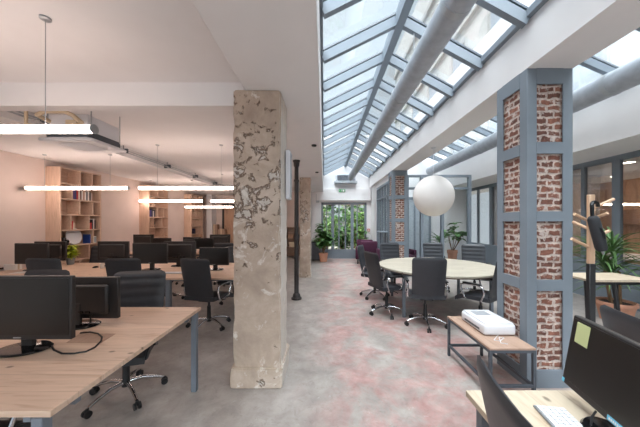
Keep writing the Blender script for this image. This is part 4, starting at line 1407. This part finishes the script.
# ------------------------------------------------------------------ outside
struct('ground_courtyard', MB().box(-5, 8, E + .15, 20, -.15, -.02), 'courtyard')
nb = thing('neighbour_building', 'cream stone building with tall windows seen through the main rooflight', 'building', (6.6, 0, 0))
MB().box(0, 1.0, -4, 24, 2.9, 17).build('facade', 'facade', nb, False)
for z in (6.6, 10.6, 14.6):
    MB().box(-.18, 0, -4, 24, z, z + .3).build('string_course', 'facade_trim', nb, False)
for k in range(9):
    for z in (3.9, 7.6, 11.6):
        y = -3 + k * 3.0
        f_ = MB().box(-.07, 0, y, y + .13, z, z + 2.3).box(-.07, 0, y + 1.27, y + 1.4, z, z + 2.3).box(-.07, 0, y, y + 1.4, z + 2.3, z + 2.5).box(-.12, 0, y - .1, y + 1.5, z - .12, z).build('window_surround', 'facade_trim', nb, False)
        MB().box(-.02, 0, y + .13, y + 1.27, z, z + 2.3).box(-.05, -.02, y + .67, y + .73, z, z + 2.3).build('window_pane', 'window_dark', f_, False)
gw = thing('courtyard_house', 'pale house front standing across the courtyard beyond the glazed door', 'building', (0.8, 16.5, 0))
MB().box(-5, 4.6, 0, .4, -.02, 7).build('facade', 'facade', gw, False)
iv = MB()
for i in range(1500):
    a = random.uniform(0, 6.28)
    iv.blade((random.uniform(-3.2, 3.2), -.08, random.uniform(.2, 4.2)), (math.cos(a), -.9, math.sin(a)), random.uniform(.2, .34), .2, .6, seg=3)
iv.build('ivy', 'leaf', gw)
for x in (-2.6, -.6, 1.4, 3.4):
    f_ = MB().box(x, x + 1.1, -.06, 0, .9, 2.9).build('window_surround', 'facade_trim', gw, False)
    MB().box(x + .1, x + 1.0, -.07, -.055, 1.0, 2.8).build('window_pane', 'window_dark', f_, False)
aw = thing('awning', 'red cloth awning across the courtyard seen at the top of the glazed door', 'awning', (0.9, 13.6, 2.56))
MB().prism([(-.5, .0), (.5, .32), (.5, .35), (-.5, .03)], -2.2, 2.2, 'x').build('cloth', 'awning', aw, False)
MB().box(-2.2, 2.2, -.52, -.5, -.2, .03).build('valance', 'awning', aw, False)
for x in (-2.1, 2.1):
    MB().cyl((x, -.45, -2.58), (x, -.45, .03), .03, n=10).build('post', 'steel_dark', aw)
def shrub(x, y, h, r, mat, label, n=320):
    t = thing('garden_shrub', label, 'shrub', (x, y, -.02), 0, 'shrubs in the courtyard')
    br = MB(); pts = []
    for i in range(9):
        a = i * 2.4
        rr = r * random.uniform(.3, .9)
        top = Vector((math.cos(a) * rr, math.sin(a) * rr, h * random.uniform(.45, .95)))
        br.tube([(0, 0, 0), tuple(top * .5 + Vector((0, 0, h * .1))), tuple(top)], [.03, .018, .008], 6)
        pts += [tuple(top * f) for f in (.35, .55, .75, .9, 1.0)]
    br.build('stem', 'bark', t)
    leaf_plant(t, pts, n, .34, .16, mat, 1.0, 1, .6)
M['leaf_light'] = simple('light garden leaf', (134, 168, 96), .55, var=.3, nscale=6)
shrub(.1, 12.4, 1.7, .5, 'leaf_light', 'pale green shrub outside the door beside the bushy indoor plant')
shrub(.9, 13.2, 1.2, .5, 'leaf', 'low dark shrub outside in the middle of the glazed door')
shrub(1.6, 12.2, 2.1, .5, 'leaf_light', 'tall pale shrub outside towards the plum armchairs side')
shrub(.2, 14.6, 2.3, .7, 'leaf_light', 'tall light shrub farther out below the red awning', 420)
shrub(1.75, 15.0, 2.2, .7, 'leaf', 'dark green shrub farther out below the red awning', 420)
shrub(-.6, 13.6, 2.0, .6, 'leaf', 'dark green shrub outside towards the cabinet side of the glazed door')

# ------------------------------------------------------------------ light
wd = bpy.data.worlds.new('overcast sky')
sc.world = wd
wd.use_nodes = True
nt = wd.node_tree
bg = nt.nodes['Background']
tc = nt.nodes.new('ShaderNodeTexCoord')
n = nt.nodes.new('ShaderNodeTexNoise')
n.inputs['Scale'].default_value = 2.2
n.inputs['Detail'].default_value = 5
nt.links.new(tc.outputs['Generated'], n.inputs['Vector'])
r_ = ramp(nt, [(0.35, (0.78, 0.89, 0.98, 1)), (0.7, (0.94, 0.98, 1.0, 1))])
nt.links.new(n.outputs['Fac'], r_.inputs[0])
nt.links.new(r_.outputs[0], bg.inputs['Color'])
bg.inputs['Strength'].default_value = 1.0

def sun(name, rot, strength, angle, rgb):
    l = bpy.data.lights.new(name, 'SUN')
    l.energy = strength
    l.angle = R(angle)
    l.color = rgb
    o = bpy.data.objects.new(name, l)
    o.rotation_euler = rot
    o.location = (0, 0, 20)
    col.objects.link(o)
sun('hazy_sun', (R(24), R(4), 0), 25.0, 100, (0.97, 0.985, 1.0))

# ------------------------------------------------------------------ camera and view
cam = bpy.data.cameras.new('camera')
cam.sensor_width = 36
cam.lens = F / 640 * 36
cam.shift_x = (320 - CX) / 640
cam.shift_y = (CY - 213.5) / 640
cam.clip_start = 0.05
co = bpy.data.objects.new('camera', cam)
co.location = (0, 0, H)
co.rotation_euler = (R(90), 0, 0)
col.objects.link(co)
sc.camera = co
vs = sc.view_settings
vs.view_transform = 'Standard'
vs.look = 'None'
vs.exposure = 0.0
vs.gamma = 1.0
vs.use_curve_mapping = False
cy_ = sc.cycles
cy_.use_denoising = True
cy_.max_bounces = 10
cy_.diffuse_bounces = 6
cy_.glossy_bounces = 4
cy_.transmission_bounces = 6
cy_.transparent_max_bounces = 16
cy_.sample_clamp_indirect = 6.0
